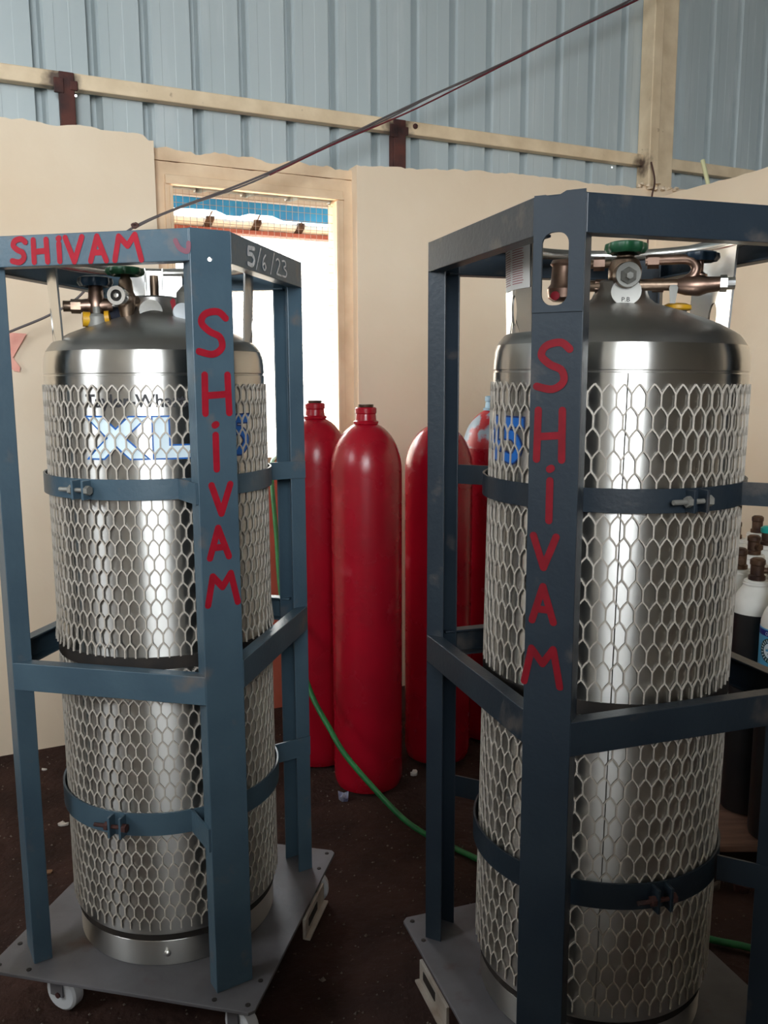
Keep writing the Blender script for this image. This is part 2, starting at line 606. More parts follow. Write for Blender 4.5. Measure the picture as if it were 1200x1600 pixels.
for nm, q in (('window_head', (-0.965, -0.175, 2.314, 2.346)), ('window_jamb', (-0.968, -0.945, 1.17, 2.314)),
              ('window_jamb', (-0.205, -0.173, 1.17, 2.314)), ('window_sill', (-0.985, -0.155, 1.13, 1.17))):
    mb = MB()
    wbar(mb, q[0], q[1], INFILL - (0.012 if nm != 'window_sill' else 0.04), 0.085 if nm == 'window_head' else 0.13, q[2], q[3])
    mb.build(nm, plaster_trim, win, bevel=0.004)
mb = MB()
for q in ((-0.965, -0.175, 2.306, 2.316), (-0.213, -0.200, 1.17, 2.30), (-0.95, -0.937, 1.17, 2.30)):
    wbar(mb, q[0], q[1], INFILL - 0.022, INFILL + 0.01, q[2], q[3])
mb.build('window_bead', plaster_trim, win, bevel=0.002)
mb = MB()
s = -0.940
while s < -0.205:
    mb.tube([W(s + random.uniform(-.001, .001), 0.10, 1.17), W(s, 0.10, 2.345)], 0.0011, 5)
    s += 0.0285
z = 1.19
while z < 2.345:
    mb.tube([W(-0.945, 0.1022, z), W(-0.205, 0.1022, z + 0.002)], 0.0011, 5)
    z += 0.0365
stuff(mb.build('wire_grille', grille_m, win))

# corrugated upper wall, sheet by sheet, grooves as real folds
clad = bpy.data.objects.new('wall_upper', None)
COL.objects.link(clad)
struct(clad, 'pale blue corrugated metal sheeting above the masonry')
PIT = 0.2034
HOLES = [(-1.2896, 2.616), (-1.0996, 2.616), (1.379, 2.612)]
k = -18
while k < 30:
    k1 = min(k + 5, 30)
    prof = []
    for j in range(k, k1):
        g = -1.437 + PIT * j
        prof += [(g, 0.138), (g + 0.024, 0.138), (g + 0.044, 0.090), (g + 0.080, 0.090), (g + 0.083, 0.0907), (g + 0.135, 0.0907),
                 (g + 0.138, 0.090), (g + PIT - 0.004, 0.090)]
    g = -1.437 + PIT * k1
    prof += [(g, 0.138), (g + 0.024, 0.138), (g + 0.030, 0.124)]
    zs = [2.30, 2.8, 3.3, 3.8, 4.25]
    cut = []
    for hs, hz in HOLES:
        if prof[0][0] < hs < prof[-1][0] - 0.06:
            w = 0.0035
            prof += [(hs - w, 0.0905), (hs + w, 0.0905)]
            zs += [hz - w, hz + w]
            cut.append((hs, hz))
    prof.sort()
    zs.sort()
    base = 0.0015 * ((k // 5) % 2)
    vs = [W(a, b + base, z) for z in zs for a, b in prof]
    n = len(prof)
    fs = []
    for i in range(len(zs) - 1):
        for j in range(n - 1):
            mz, ms = (zs[i] + zs[i + 1]) / 2, (prof[j][0] + prof[j + 1][0]) / 2
            if any(abs(ms - a) < 0.003 and abs(mz - b) < 0.003 for a, b in cut):
                continue
            fs.append((i * n + j, i * n + j + 1, (i + 1) * n + j + 1, (i + 1) * n + j))
    mb = MB()
    mb.add(vs, fs)
    mb.build('metal_sheet', sheet_m, clad)
    k = k1

# girt, its rusty stubs, and the column
girt = MB()
wbar(girt, LEFT_S, 4.4, 0.040, 0.088, 2.625, 2.683)
girt_o = struct(girt.build('trim_1', girt_m, bevel=0.004), 'cream steel rail running along the blue sheeting')
for s0, w in ((-1.355, 0.055), (0.072, 0.060)):
    mb = MB()
    wbar(mb, s0, s0 + w, 0.028, 0.040, 2.44, 2.68)
    wbar(mb, s0, s0 + 0.008, 0.040, 0.085, 2.44, 2.62)
    wbar(mb, s0 - 0.02, s0 + w * 0.3, 0.024, 0.036, 2.60, 2.655)
    wbar(mb, s0 + w * 0.7, s0 + w + 0.012, 0.024, 0.036, 2.615, 2.65)
    mb.build('rusty_stub', rust, girt_o, bevel=0.003)
mb = MB()
mb.lathe([(0.012, 0), (0.012, 0.006), (0.006, 0.012)], 10, W(0.185, 0.040, 2.662), -N)
mb.build('bolt_head', rust, girt_o)
mb = MB()
wbar(mb, 1.541, 1.605, -0.01, 0.085, 2.50, 4.25)
wbar(mb, 1.605, 1.722, 0.012, 0.085, 2.50, 4.25)
col_o = struct(mb.build('trim_2', girt_m, bevel=0.005), 'cream steel column rising above the wall in the corner')
mb = MB()
for q in range(26):
    a = W(1.545 + random.uniform(-0.03, 0.19), random.uniform(-0.02, 0.04), 2.515 + random.uniform(-0.02, 0.012))
    mb.lathe([(0.0, 0.0), (random.uniform(0.01, 0.024), 0.004), (0.008, 0.014), (0, 0.018)], 6, a, (random.uniform(-.4, .4), random.uniform(-.4, .4), 1))
stuff(mb.build('mortar_crumbs', plaster, col_o))

# partition to the right
mb = MB()
vs, fs = [], []
n = 70
for i in range(n + 1):
    t = 3.6 * i / n
    zt = 2.464 + rag(t, 0.009, 20)
    for (s, z) in ((1.62, -0.05), (1.62, zt), (1.82, zt), (1.82, -0.05)):
        vs.append(W(s, -t, z))
for i in range(n):
    a, b = 4 * i, 4 * i + 4
    fs += [(a, b, b + 1, a + 1), (a + 1, b + 1, b + 2, a + 2), (a + 2, b + 2, b + 3, a + 3)]
fs += [(0, 1, 2, 3), (4 * n, 4 * n + 3, 4 * n + 2, 4 * n + 1)]
mb.add(vs, fs)
struct(mb.build('wall_right', plaster), 'cream plastered partition wall on the right')


def holed_wall(name, fn, a0, a1, h, door, m):
    """fn(a, depth, z); door = (a0, a1, z0, z1)"""
    mb = MB()

    def slab(x0, x1, z0, z1):
        if x1 - x0 < 1e-4 or z1 - z0 < 1e-4:
            return
        vs = [fn(x, d, z) for z in (z0, z1) for d in (0, 0.2) for x in (x0, x1)]
        mb.add(vs, [(0, 2, 3, 1), (4, 5, 7, 6), (0, 1, 5, 4), (2, 6, 7, 3), (0, 4, 6, 2), (1, 3, 7, 5)])
    if door:
        slab(a0, door[0], -0.05, h)
        slab(door[1], a1, -0.05, h)
        slab(door[0], door[1], door[3], h)
        slab(door[0], door[1], -0.05, door[2])
    else:
        slab(a0, a1, -0.05, h)
    return struct(mb.build(name, m))


holed_wall('wall_rear', lambda a, d, z: W(a, REAR_OFF - d, z), LEFT_S - 0.2, 4.7, 4.3, REAR_DOOR, inner_grey)
mb = MB()
wbar(mb, -4.6, 3.2, -4.4, -4.25, -0.05, 1.65)
struct(mb.build('shade_wall_rear', inner_grey))  # added low wall, unseen behind the camera, to shade the lower half
holed_wall('wall_left', lambda a, d, z: W(LEFT_S - d, a, z), REAR_OFF, 0.1, 4.3, LEFT_DOOR, inner_grey)
holed_wall('wall_far_right', lambda a, d, z: W(4.5 + d, a, z), REAR_OFF, 0.1, 4.3, None, inner_grey)
mb = MB()
wbar(mb, LEFT_S - 0.4, 4.9, REAR_OFF - 0.4, 0.36, 4.25, 4.29)
struct(mb.build('ceiling', roof_m))

# floor: trampled soil
mb = MB()
NX, NY = 150, 150
vs, fs = [], []
for j in range(NY + 1):
    for i in range(NX + 1):
        s = -2.6 + 5.6 * i / NX
        o = -3.9 + 3.9 * j / NY
        p = W(s, o, 0)
        edge = min(i, NX - i, j, NY - j) == 0
        z = 0 if edge else 0.004 * noise.noise(p * 3.1) + 0.0035 * noise.noise(p * 14) - 0.004
        vs.append((p.x, p.y, z))
for j in range(NY):
    for i in range(NX):
        a = j * (NX + 1) + i
        fs.append((a, a + 1, a + NX + 2, a + NX + 1))
mb.add(vs, fs)


def fl(s0, s1, o0, o1):
    mb.add([W(s0, o0, 0), W(s1, o0, 0), W(s1, o1, 0), W(s0, o1, 0)], [(0, 1, 2, 3)])


fl(LEFT_S - 0.1, -2.6, REAR_OFF - 0.1, 0)
fl(3.0, 4.6, REAR_OFF - 0.1, 0)
fl(-2.6, 3.0, REAR_OFF - 0.1, -3.9)
struct(mb.build('floor', soil, smooth=60), 'dark trampled soil floor with scattered grit')
mb = MB()
wbar(mb, -30, 30, -30, 30, -0.10, -0.055)
struct(mb.build('ground_outside', ground_m))

# ------------------------------------------------------------------ beyond the window
mb = MB()
wbar(mb, -6, 6, 4.0, 4.2, -0.1, 3.4)
struct(mb.build('wall_outside', outer_white), 'white boundary wall in glaring daylight outside the window')
mb = MB()
wbar(mb, -2.5, 2.2, 0.24, 0.80, 2.405, 2.43)
wbar(mb, -2.5, 2.2, 0.565, 0.597, 2.378, 2.405)
struct(mb.build('trim_4', soffit_m), 'grey eave board above the window outside')
mb = MB()
n = 60
vs, fs = [], []
for i in range(n + 1):
    s = -1.8 + 3.4 * i / n
    drop = 2.325 + 0.008 * noise.noise(Vector((s * 4, 1, 0)))
    if 0.0 < (s + 0.32) < 0.34:
        drop -= 0.022
    if abs(s + 0.52) < 0.07:
        drop -= 0.018
    for o in (0.600, 0.606):
        vs += [W(s, o, 2.405), W(s, o + 0.004 * sin(s * 30), drop)]
for i in range(n):
    a, b = 4 * i, 4 * i + 4
    fs += [(a, b, b + 1, a + 1), (a + 2, a + 3, b + 3, b + 2), (a, a + 2, b + 2, b), (a + 1, b + 1, b + 3, a + 3)]
fs += [(0, 1, 3, 2), (4 * n, 4 * n + 2, 4 * n + 3, 4 * n + 1)]
mb.add(vs, fs)
tag(mb.build('tarpaulin', tarp_m), 'blue tarpaulin strip hanging under the eave outside the window', 'tarpaulin')
pp = thing('outdoor_pipe', 'cream pipe tied with brown rope outside the window', 'pipe', W(-0.4, 0.645, 2.276))
mb = MB()
mb.tube([W(-1.9, 0.645, 2.270) - Vector(pp.location), W(1.6, 0.645, 2.280) - Vector(pp.location)], 0.023, 14)
mb.build('pipe_tube', pipe_m, pp, smooth=40)
for s in (-0.66, -0.42, -0.19, 0.03):
    mb = MB()
    for q in range(5):
        c = W(s + 0.008 * q + 0.004, 0.645, 2.2765) - Vector(pp.location)
        pts = [c + D * (0.012 * sin(a)) + N * (0.0265 * cos(a)) + Vector((0, 0, 0.0265 * sin(a))) for a in [2 * pi * t / 14 for t in range(15)]]
        mb.tube(pts, 0.0045, 6, False)
    c = W(s + 0.02, 0.625, 2.29) - Vector(pp.location)
    mb.tube([c, c + Vector((0.012, -0.01, 0.02)), c + Vector((0.02, -0.01, 0.034))], 0.004, 6)
    mb.build('rope_tie', rope_m, pp, smooth=60)
mb = MB()
wbar(mb, -1.9, 1.6, 0.605, 0.690, 2.228, 2.2465)
tag(mb.build('outdoor_beam', beam_m, bevel=0.002), 'red oxide steel beam under the pipe outside the window', 'beam')
mb = MB()
wbar(mb, -3.0, 3.0, 2.6, 2.64, 2.05, 2.09)
tag(mb.build('outdoor_rail', pipe_m), 'pale rail in the glare far outside the window', 'rail')

# ================================================================== TROLLEY FRAMES
FR = {1: dict(c=(-0.5475, 2.081), a=radians(-12.42), s=0.2956), 2: dict(c=(0.4665, 1.8005), a=radians(18.14), s=0.3065, lean=radians(0.75))}
CH = 0.062
ZP = 0.130
ZT = 1.806
HB = 0.063
FLG = 0.042


def channel(mb, A, B, zin, z0, z1, flange, t, inward):
    """post: web from A to B (2D), flanges run along inward"""
    A, B, I = Vector(A), Vector(B), Vector(inward).normalized()
    d = (B - A).normalized()
    poly = [A, B, B + I * flange, B + I * flange - d * t, B + I * t - d * t, A + I * t + d * t, A + I * flange + d * t, A + I * flange]
    # orientation handled by recalc normals
    mb.prism([(p.x, p.y) for p in poly], z0, z1, lambda x, y, z: (x, y, z))


def side_bar(mb, s, L, zt, h, depth, t):
    """C-section bar along x at y=-s, outer face at y=-s, opening inward"""
    poly = [(0, 0), (0, -h), (depth, -h), (depth, -h + t), (t, -h + t), (t, -t), (depth, -t), (depth, 0)]
    mb.prism(poly, -L, L, lambda y, z, x: (x, -s + y, zt + z))


def rotz(o, a):
    o.rotation_euler = (0, 0, a)


def make_frame(k, label, paint, mids, bands, tabs, clamps, slot):
    F = FR[k]
    s = F['s']
    b = s - CH
    root = thing('cylinder_trolley', label, 'trolley', (F['c'][0], F['c'][1], 0), F['a'])
    r2 = sqrt(0.5)
    posts = {}
    for su, sv in ((1, -1), (1, 1), (-1, 1), (-1, -1)):
        mb = MB()
        channel(mb, (su * b, sv * s), (su * s, sv * b), None, ZP, ZT, FLG, 0.005, (-su, -sv))
        posts[(su, sv)] = mb.build('post', paint, root)
    front = posts[(1, -1)] if k == 1 else posts[(-1, -1)]
    su = 1 if k == 1 else -1
    # web local axes of the front post
    A = Vector((b, -s)) if k == 1 else Vector((-s, -b))
    B = Vector((s, -b)) if k == 1 else Vector((-b, -s))
    d = (B - A).normalized()
    out = Vector((su, -1)).normalized()

    def webfn(off):
        return lambda x, z, l=0.0: Vector((A.x + d.x * x + out.x * (off + l), A.y + d.y * x + out.y * (off + l), z))

    if slot:
        def cutter(x0, x1, z0, z1):
            r = (x1 - x0) / 2 * 0.85
            pts = []
            for cx, cz, a0 in ((x1 - r, z1 - r, 0), (x0 + r, z1 - r, 90), (x0 + r, z0 + r, 180), (x1 - r, z0 + r, 270)):
                for q in range(7):
                    a = radians(a0 + 15 * q)
                    pts.append((cx + r * cos(a), cz + r * sin(a)))
            mb = MB()
            mb.prism(pts, -0.02, 0.02, lambda x, z, o: webfn(o)(x, z))
            o = mb.build('cutter', paint, root)
            return o
        mb = MB()
        mb.prism([(0.001, 1.617), (0.0867, 1.617), (0.0867, ZT + 0.004), (0.055, ZT + 0.004), (0.035, ZT - 0.006), (0.02, ZT), (0.001, ZT)],
                 0.0, 0.003, lambda x, z, o: webfn(o)(x, z))
        lp = mb.build('lifting_plate', paint, root)
        bevel_copy_boolean(lp, [cutter(0.0157, 0.061, 1.628, 1.746)])
        bevel_copy_boolean(front, [cutter(0.0157, 0.061, 1.628, 1.746)])
    else:
        mb = MB()
        c = webfn(0)(0.0418, 1.7475)
        mb.lathe([(0.0042, -0.02), (0.0042, 0.02)], 16, c, (out.x, out.y, 0))
        bevel_copy_boolean(front, [mb.build('cutter', paint, root)])
    for p in posts.values():
        bv = p.modifiers.new('edge_rounding', 'BEVEL')
        bv.width = 0.0018
        bv.segments = 2
        bv.limit_method = 'ANGLE'
        bv.angle_limit = radians(50)
    # bars: 0 = face v=-s, 1 = face u=+s, 2 = face v=+s, 3 = face u=-s
    tb = None
    for q in range(4):
        mb = MB()
        side_bar(mb, s, b - 0.001, ZT - 0.001, HB, 0.034, 0.005)
        o = mb.build('top_bar', paint, root, bevel=0.0015)
        rotz(o, q * pi / 2)
        mb = MB()
        side_bar(mb, s + (0.0), b - 0.001, mids[q], 0.064, 0.030, 0.005)
        o2 = mb.build('middle_bar', paint, root, bevel=0.0015)
        rotz(o2, q * pi / 2)
    # deck plate with caster corners
    mb = MB()
    ps, cc = 0.336, 0.012
    poly = [(ps - cc, -ps), (ps, -ps + cc), (ps, ps - cc), (ps - cc, ps), (-ps + cc, ps), (-ps, ps - cc), (-ps, -ps + cc), (-ps + cc, -ps)]
    mb.prism(poly, 0.121, ZP, lambda x, y, z: (x, y, z))
    mb.build('deck_plate', plate_m, root, bevel=0.0015)
    for su2 in (1, -1):
        for sv2 in (1, -1):
            for (x, y) in ((0.315, 0.315), (0.315, 0.235), (0.235, 0.315)):
                mb = MB()
                mb.lathe([(0.006, 0), (0.006, 0.0015), (0.004, 0.002)], 8, (su2 * x, sv2 * y, ZP))
                mb.build('bolt', rubber, root)
    # handling slots: a folded bracket hangs under two sides
    for q in (1, 3):
        mb = MB()
        e = 0.10 if q == 1 else -0.10
        mb.box((e, -ps - 0.004, 0.092), (0.17, 0.008, 0.056))
        mb.box((e, -ps - 0.012, 0.066), (0.17, 0.016, 0.006))
        o = mb.build('side_bracket', plate_m, root, bevel=0.001)
        o.data.materials[0] = bracket_m
        rotz(o, q * pi / 2)
        mb = MB()
        mb.box((e - 0.02, -ps - 0.0085, 0.096), (0.075, 0.002, 0.022))
        rotz(mb.build('bracket_slot', rubber, root), q * pi / 2)
    for su2, sv2, ang in ((1, 1, 0.3), (1, -1, -0.5), (-1, 1, 0.9), (-1, -1, -0.2)):
        cx, cy = su2 * 0.265, sv2 * 0.265
        if k == 1 and (su2, sv2) == (-1, -1):
            cx, cy = -0.20, -0.255
        R = Matrix.Rotation(ang, 3, 'Z')
        mb = MB()
        mb.box((cx, cy, 0.117), (0.085, 0.075, 0.006), R)
        for e in (-1, 1):
            mb.box(Vector((cx, cy, 0.078)) + R @ Vector((0.014, 0.021 * e, 0)), (0.038, 0.004, 0.074), R)
        fk = mb.build('caster_fork', plate_m, root, bevel=0.001)
        mb = MB()
        ctr = Vector((cx, cy, 0.046)) + R @ Vector((0.020, 0, 0))
        ax = R @ Vector((0, 1, 0))
        mb.lathe([(0.018, -0.016), (0.040, -0.017), (0.046, -0.012), (0.046, 0.012), (0.040, 0.017), (0.018, 0.016)], 28, ctr, ax, closed=False)
        mb.build('wheel', wheel_poly, fk, smooth=40)
        mb = MB()
        mb.lathe([(0.007, -0.026), (0.007, 0.026)], 12, ctr, ax)
        mb.build('axle', rust, fk)
    # clamp bands round the cylinder
    for bi, (z0, z1, zc) in enumerate(bands):
        mb = MB()
        dth = atan2(-F['c'][0], F['c'][1]) - F['a']
        lean = (z0 - 0.13) * sin(F.get('lean', 0.0))
        bc = Vector((lean * cos(dth), lean * sin(dth), 0))
        mb.lathe([(0.2650, z0), (0.2695, z0), (0.2695, z1), (0.2650, z1)], 72, bc, closed=True)
        for (px, py, ix, iy) in tabs:
            p = Vector((px, py, 0))
            i = Vector((ix, iy, 0)).normalized()
            o_ = Vector((0, 0, 0)) - p
            e = Vector((-i.y, i.x, 0))
            if e.dot(-p) > 0:
                e = -e
            # strip from the post inward to the band, lying on the flange's outer side
            q0, q1 = p + e * 0.0005 + i * 0.002, p + e * 0.0005 + i * 0.116
            vs = []
            for zz in (z0, z1):
                for w in (0, 0.005):
                    vs += [q0 + e * w + Vector((0, 0, zz)), q1 + e * w + Vector((0, 0, zz))]
            mb.add(vs, [(0, 2, 3, 1), (4, 5, 7, 6), (0, 1, 5, 4), (2, 6, 7, 3), (0, 4, 6, 2), (1, 3, 7, 5)])
        bo = mb.build('clamp_band', paint, root, smooth=40)
        ang = clamps[bi]
        camdir = atan2(-F['c'][0], F['c'][1])
        th = ang + camdir - F['a']
        rad = Vector((sin(th), -cos(th), 0))
        tan = Vector((cos(th), sin(th), 0))
        zc = (z0 + z1) / 2
        Rm = Matrix((tan, rad, Vector((0, 0, 1)))).transposed()
        mb = MB()
        for e in (-0.014, 0.014):
            mb.box(bc + rad * 0.281 + tan * e + Vector((0, 0, zc)), (0.006, 0.026, (z1 - z0) * 0.92), Rm)
        mb.build('clamp_lug', paint, bo, bevel=0.001)
        mb = MB()
        c = bc + rad * 0.285 + Vector((0, 0, zc))
        mb.tube([c - tan * 0.055, c + tan * 0.022], 0.0048, 10)
        mb.lathe([(0.0105, 0), (0.0105, 0.010)], 6, c + tan * 0.017, tan)
        mb.lathe([(0.0105, 0), (0.0105, 0.009)], 6, c - tan * 0.027, tan)
        mb.build('clamp_bolt', grey_cast if bi == 0 else rust, bo, smooth=30)
    return root, webfn


s1 = FR[1]['s']
b1 = s1 - CH
s2 = FR[2]['s']
b2 = s2 - CH
frame1, web1 = make_frame(
    1, 'blue-grey steel trolley frame around the left stainless cylinder, chalk date on its top', frame_blue,
    [0.8795, 0.9013, 0.91, 0.90],
    [(1.252, 1.297, 0), (0.476, 0.530, 0)],
    [(s1, b1, -1, -1), (b1, -s1, -1, 1), (-s1, b1, 1, -1)],
    [radians(-37), radians(-28)], False)
frame2, web2 = make_frame(
    2, 'shade-darkened navy steel trolley frame with oval lifting slot around the right stainless cylinder', frame_navy_shaded,
    [0.903, 0.903, 0.905, 0.9129],
    [(1.264, 1.309, 0), (0.476, 0.530, 0)],
    [(b2, -s2, -1, 1), (-b2, s2, 1, -1)],
    [radians(33), radians(29)], True)

fn = web1(0.0009)
for ch, x0, x1, z0, z1 in (('S', 0.008, 0.074, 1.558, 1.645), ('H', 0.014, 0.079, 1.440, 1.518), ('i', 0.020, 0.062, 1.324, 1.420),
                           ('V', 0.026, 0.072, 1.230, 1.291), ('A', 0.017, 0.064, 1.137, 1.200), ('M', 0.010, 0.080, 1.036, 1.100)):
    glyph('painted_letter', ch, x0, x1, z0, z1, 0.0142, fn, red_paint, frame1, 'red hand-painted letter')
fn = web2(0.0009)
for ch, x0, x1, z0, z1 in (('S', 0.009, 0.070, 1.488, 1.567), ('H', 0.009, 0.064, 1.370, 1.454), ('i', 0.020, 0.058, 1.264, 1.358),
                           ('V', 0.010, 0.055, 1.180, 1.236), ('A', 0.011, 0.054, 1.083, 1.146), ('M', 0.000, 0.068, 0.968, 1.034)):
    glyph('painted_letter', ch, x0, x1, z0, z1, 0.0128, fn, red_paint_shaded, frame2, 'red hand-painted letter')
fn = lambda x, z, l=0.0: Vector((-b1 + x, -s1 - 0.0009 - l, z))
for ch, x0, x1, z0, z1 in (('S', 0.069, 0.105, 1.750, 1.797), ('H', 0.117, 0.156, 1.750, 1.794), ('i', 0.168, 0.192, 1.750, 1.797),
                           ('V', 0.193, 0.235, 1.748, 1.796), ('A', 0.248, 0.287, 1.748, 1.796), ('M', 0.303, 0.364, 1.748, 1.796)):
    glyph('painted_letter', ch, x0, x1, z0, z1, 0.0118, fn, red_paint, frame1, 'red hand-painted letter')
mb = MB()
strokes(mb, [smooth2([(0.438, 1.781), (0.447, 1.766), (0.463, 1.760), (0.466, 1.775)])], 0.010, fn)
mb.build('paint_smear', faded_red, frame1)['label'] = 'faded red paint smear'
fn = lambda x, z, l=0.0: Vector((s1 + 0.0009 + l, -b1 + x, z))
for ch, x0, x1, z0, z1, w in (('5', 0.085, 0.135, 1.752, 1.790, 0.0090), ('/', 0.139, 0.170, 1.748, 1.796, 0.0042), ('6', 0.176, 0.205, 1.752, 1.786, 0.0042),
                              ('/', 0.231, 0.258, 1.749, 1.798, 0.0042), ('2', 0.268, 0.306, 1.753, 1.789, 0.0042), ('3', 0.308, 0.350, 1.753, 1.790, 0.0042)):
    glyph('chalk_figure', ch, x0, x1, z0, z1, w, fn, chalk, frame1, 'white chalk figure of a date')

# ================================================================== STAINLESS CYLINDERS
RB = 0.2560
RM = 0.2592


def dome_z(r):
    pts = [(0.254, 1.535), (0.252, 1.560), (0.243, 1.583), (0.225, 1.600), (0.195, 1.6165), (0.12, 1.650), (0.075, 1.664), (0.06, 1.672)]
    for (r0, z0), (r1, z1) in zip(pts, pts[1:]):
        if r1 <= r <= r0:
            return z0 + (z1 - z0) * (r0 - r) / (r0 - r1)
    return 1.67


def expanded_mesh(z0, z1, ncol, pitch, hw0, flare=0.0):
    """sleeve of hexagonal expanded metal: every strand is a little bar"""
    nrow = max(1, int((z1 - z0) / pitch))
    pitch = (z1 - z0 - 0.002) / nrow
    sl = pitch * 0.44
    vlen = pitch - sl
    mb = MB()
    dth = 2 * pi / ncol

    def P(a, z, r):
        f = flare * max(0.0, 1 - (z - z0) / 0.06)
        return Vector(((r + f) * sin(a), -(r + f) * cos(a), z))

    def strand(a0, za, a1, zb, hw=hw0):
        da, dz = (a1 - a0) * RM, zb - za
        L = sqrt(da * da + dz * dz)
        nx, nz = -dz / L * hw, da / L * hw
        vs = []
        for a, z in ((a0, za), (a1, zb)):
            for r in (RM - 0.0022, RM + 0.0010):
                for q in (-1, 1):
                    vs.append(P(a + q * nx / RM, z + q * nz, r))
        mb.add(vs, [(0, 1, 5, 4), (2, 6, 7, 3), (0, 4, 6, 2), (1, 3, 7, 5)])
    row, z = 0, z0
    while row < nrow:
        sh = 0.5 * (row % 2)
        for k in range(ncol):
            a = (k + sh) * dth + 0.05 * dth * noise.noise(Vector((k * 1.7, row * 0.9, z0)))
            a = (k + sh) * dth
            strand(a, z, a, z + vlen)
            zt = z + vlen
            if True:
                for e in (-0.5, 0.5):
                    # gently bowed slanting strands
                    am, zm = a + e * dth * 0.46, zt + sl * 0.56
                    strand(a, zt, am, zm)
                    strand(am, zm, a + e * dth, zt + sl)
        z += pitch
        row += 1
    return mb


def arc_plate(mb, th, half, r, z0, z1, thick, hole=None, lean=0.0):
    """curved upright plate; hole = (x, z, rx, rz)"""
    def fn(x, z, o):
        rr = r + o + lean * (z - z0)
        a = th + x / r
        return Vector((rr * sin(a), -rr * cos(a), z))
    if hole is None:
        n = 8
        vs, fs = [], []
        for i in range(n + 1):
            x = -half + 2 * half * i / n
            vs += [fn(x, z0, 0), fn(x, z1, 0), fn(x, z1, thick), fn(x, z0, thick)]
        for i in range(n):
            a, b = 4 * i, 4 * i + 4
            fs += [(a, b, b + 1, a + 1), (a + 1, b + 1, b + 2, a + 2), (a + 2, b + 2, b + 3, a + 3), (a + 3, b + 3, b, a)]
        fs += [(0, 1, 2, 3), (4 * n, 4 * n + 3, 4 * n + 2, 4 * n + 1)]
        mb.add(vs, fs)
        return
    hx, hz, rx, rz = hole
    n = 40
    vs, fs = [], []
    for i in range(n):
        a = 2 * pi * i / n
        ix, iz = hx + rx * cos(a), hz + rz * sin(a)
        # outer rectangle point along the same direction
        dx, dz = cos(a) * rx, sin(a) * rz
        cands = []
        if dx > 1e-9:
            cands.append((half - hx) / dx)
        if dx < -1e-9:
            cands.append((-half - hx) / dx)
        if dz > 1e-9:
            cands.append((z1 - hz) / dz)
        if dz < -1e-9:
            cands.append((z0 - hz) / dz)
        t = min(c for c in cands if c > 0)
        ox, oz = hx + dx * t, hz + dz * t
        if i in (5, 15, 25, 35):
            ox = half if cos(a) > 0 else -half
            oz = z1 if sin(a) > 0 else z0
        vs += [fn(ix, iz, 0), fn(ox, oz, 0), fn(ox, oz, thick), fn(ix, iz, thick)]
    for i in range(n):
        a, b = 4 * i, 4 * ((i + 1) % n)
        fs += [(a, b, b + 1, a + 1), (a + 1, b + 1, b + 2, a + 2), (a + 2, b + 2, b + 3, a + 3), (a + 3, b + 3, b, a)]
    mb.add(vs, fs)


def handwheel(name, c, r, m, parent, h=0.02):
    mb = MB()
    prof = [(0.009, -0.006), (r * 0.55, 0.0), (r * 0.86, -h * 0.45), (r, -h * 0.1), (r * 0.96, h * 0.35), (r * 0.7, h * 0.5), (0.012, h * 0.55), (0.0, h * 0.55)]
    n = 40
    vs, fs = [], []
    for j, (rr, hh) in enumerate(prof):
        for k in range(n):
            a = 2 * pi * k / n
            w = rr * (1 + (0.07 * cos(8 * a) if j in (2, 3, 4) else 0))
            vs.append((c[0] + w * cos(a), c[1] + w * sin(a), c[2] + hh))
    for j in range(len(prof) - 1):
        for k in range(n):
            k2 = (k + 1) % n
            fs.append((j * n + k, j * n + k2, (j + 1) * n + k2, (j + 1) * n + k))
    fs.append(tuple(range(n - 1, -1, -1)))
    mb.add(vs, fs)
    return mb.build(name, m, parent, smooth=50)


def part(name, m, parent, fn, smooth=35, bevel=0.0):
    mb = MB()
    fn(mb)
    return mb.build(name, m, parent, smooth=smooth, bevel=bevel)


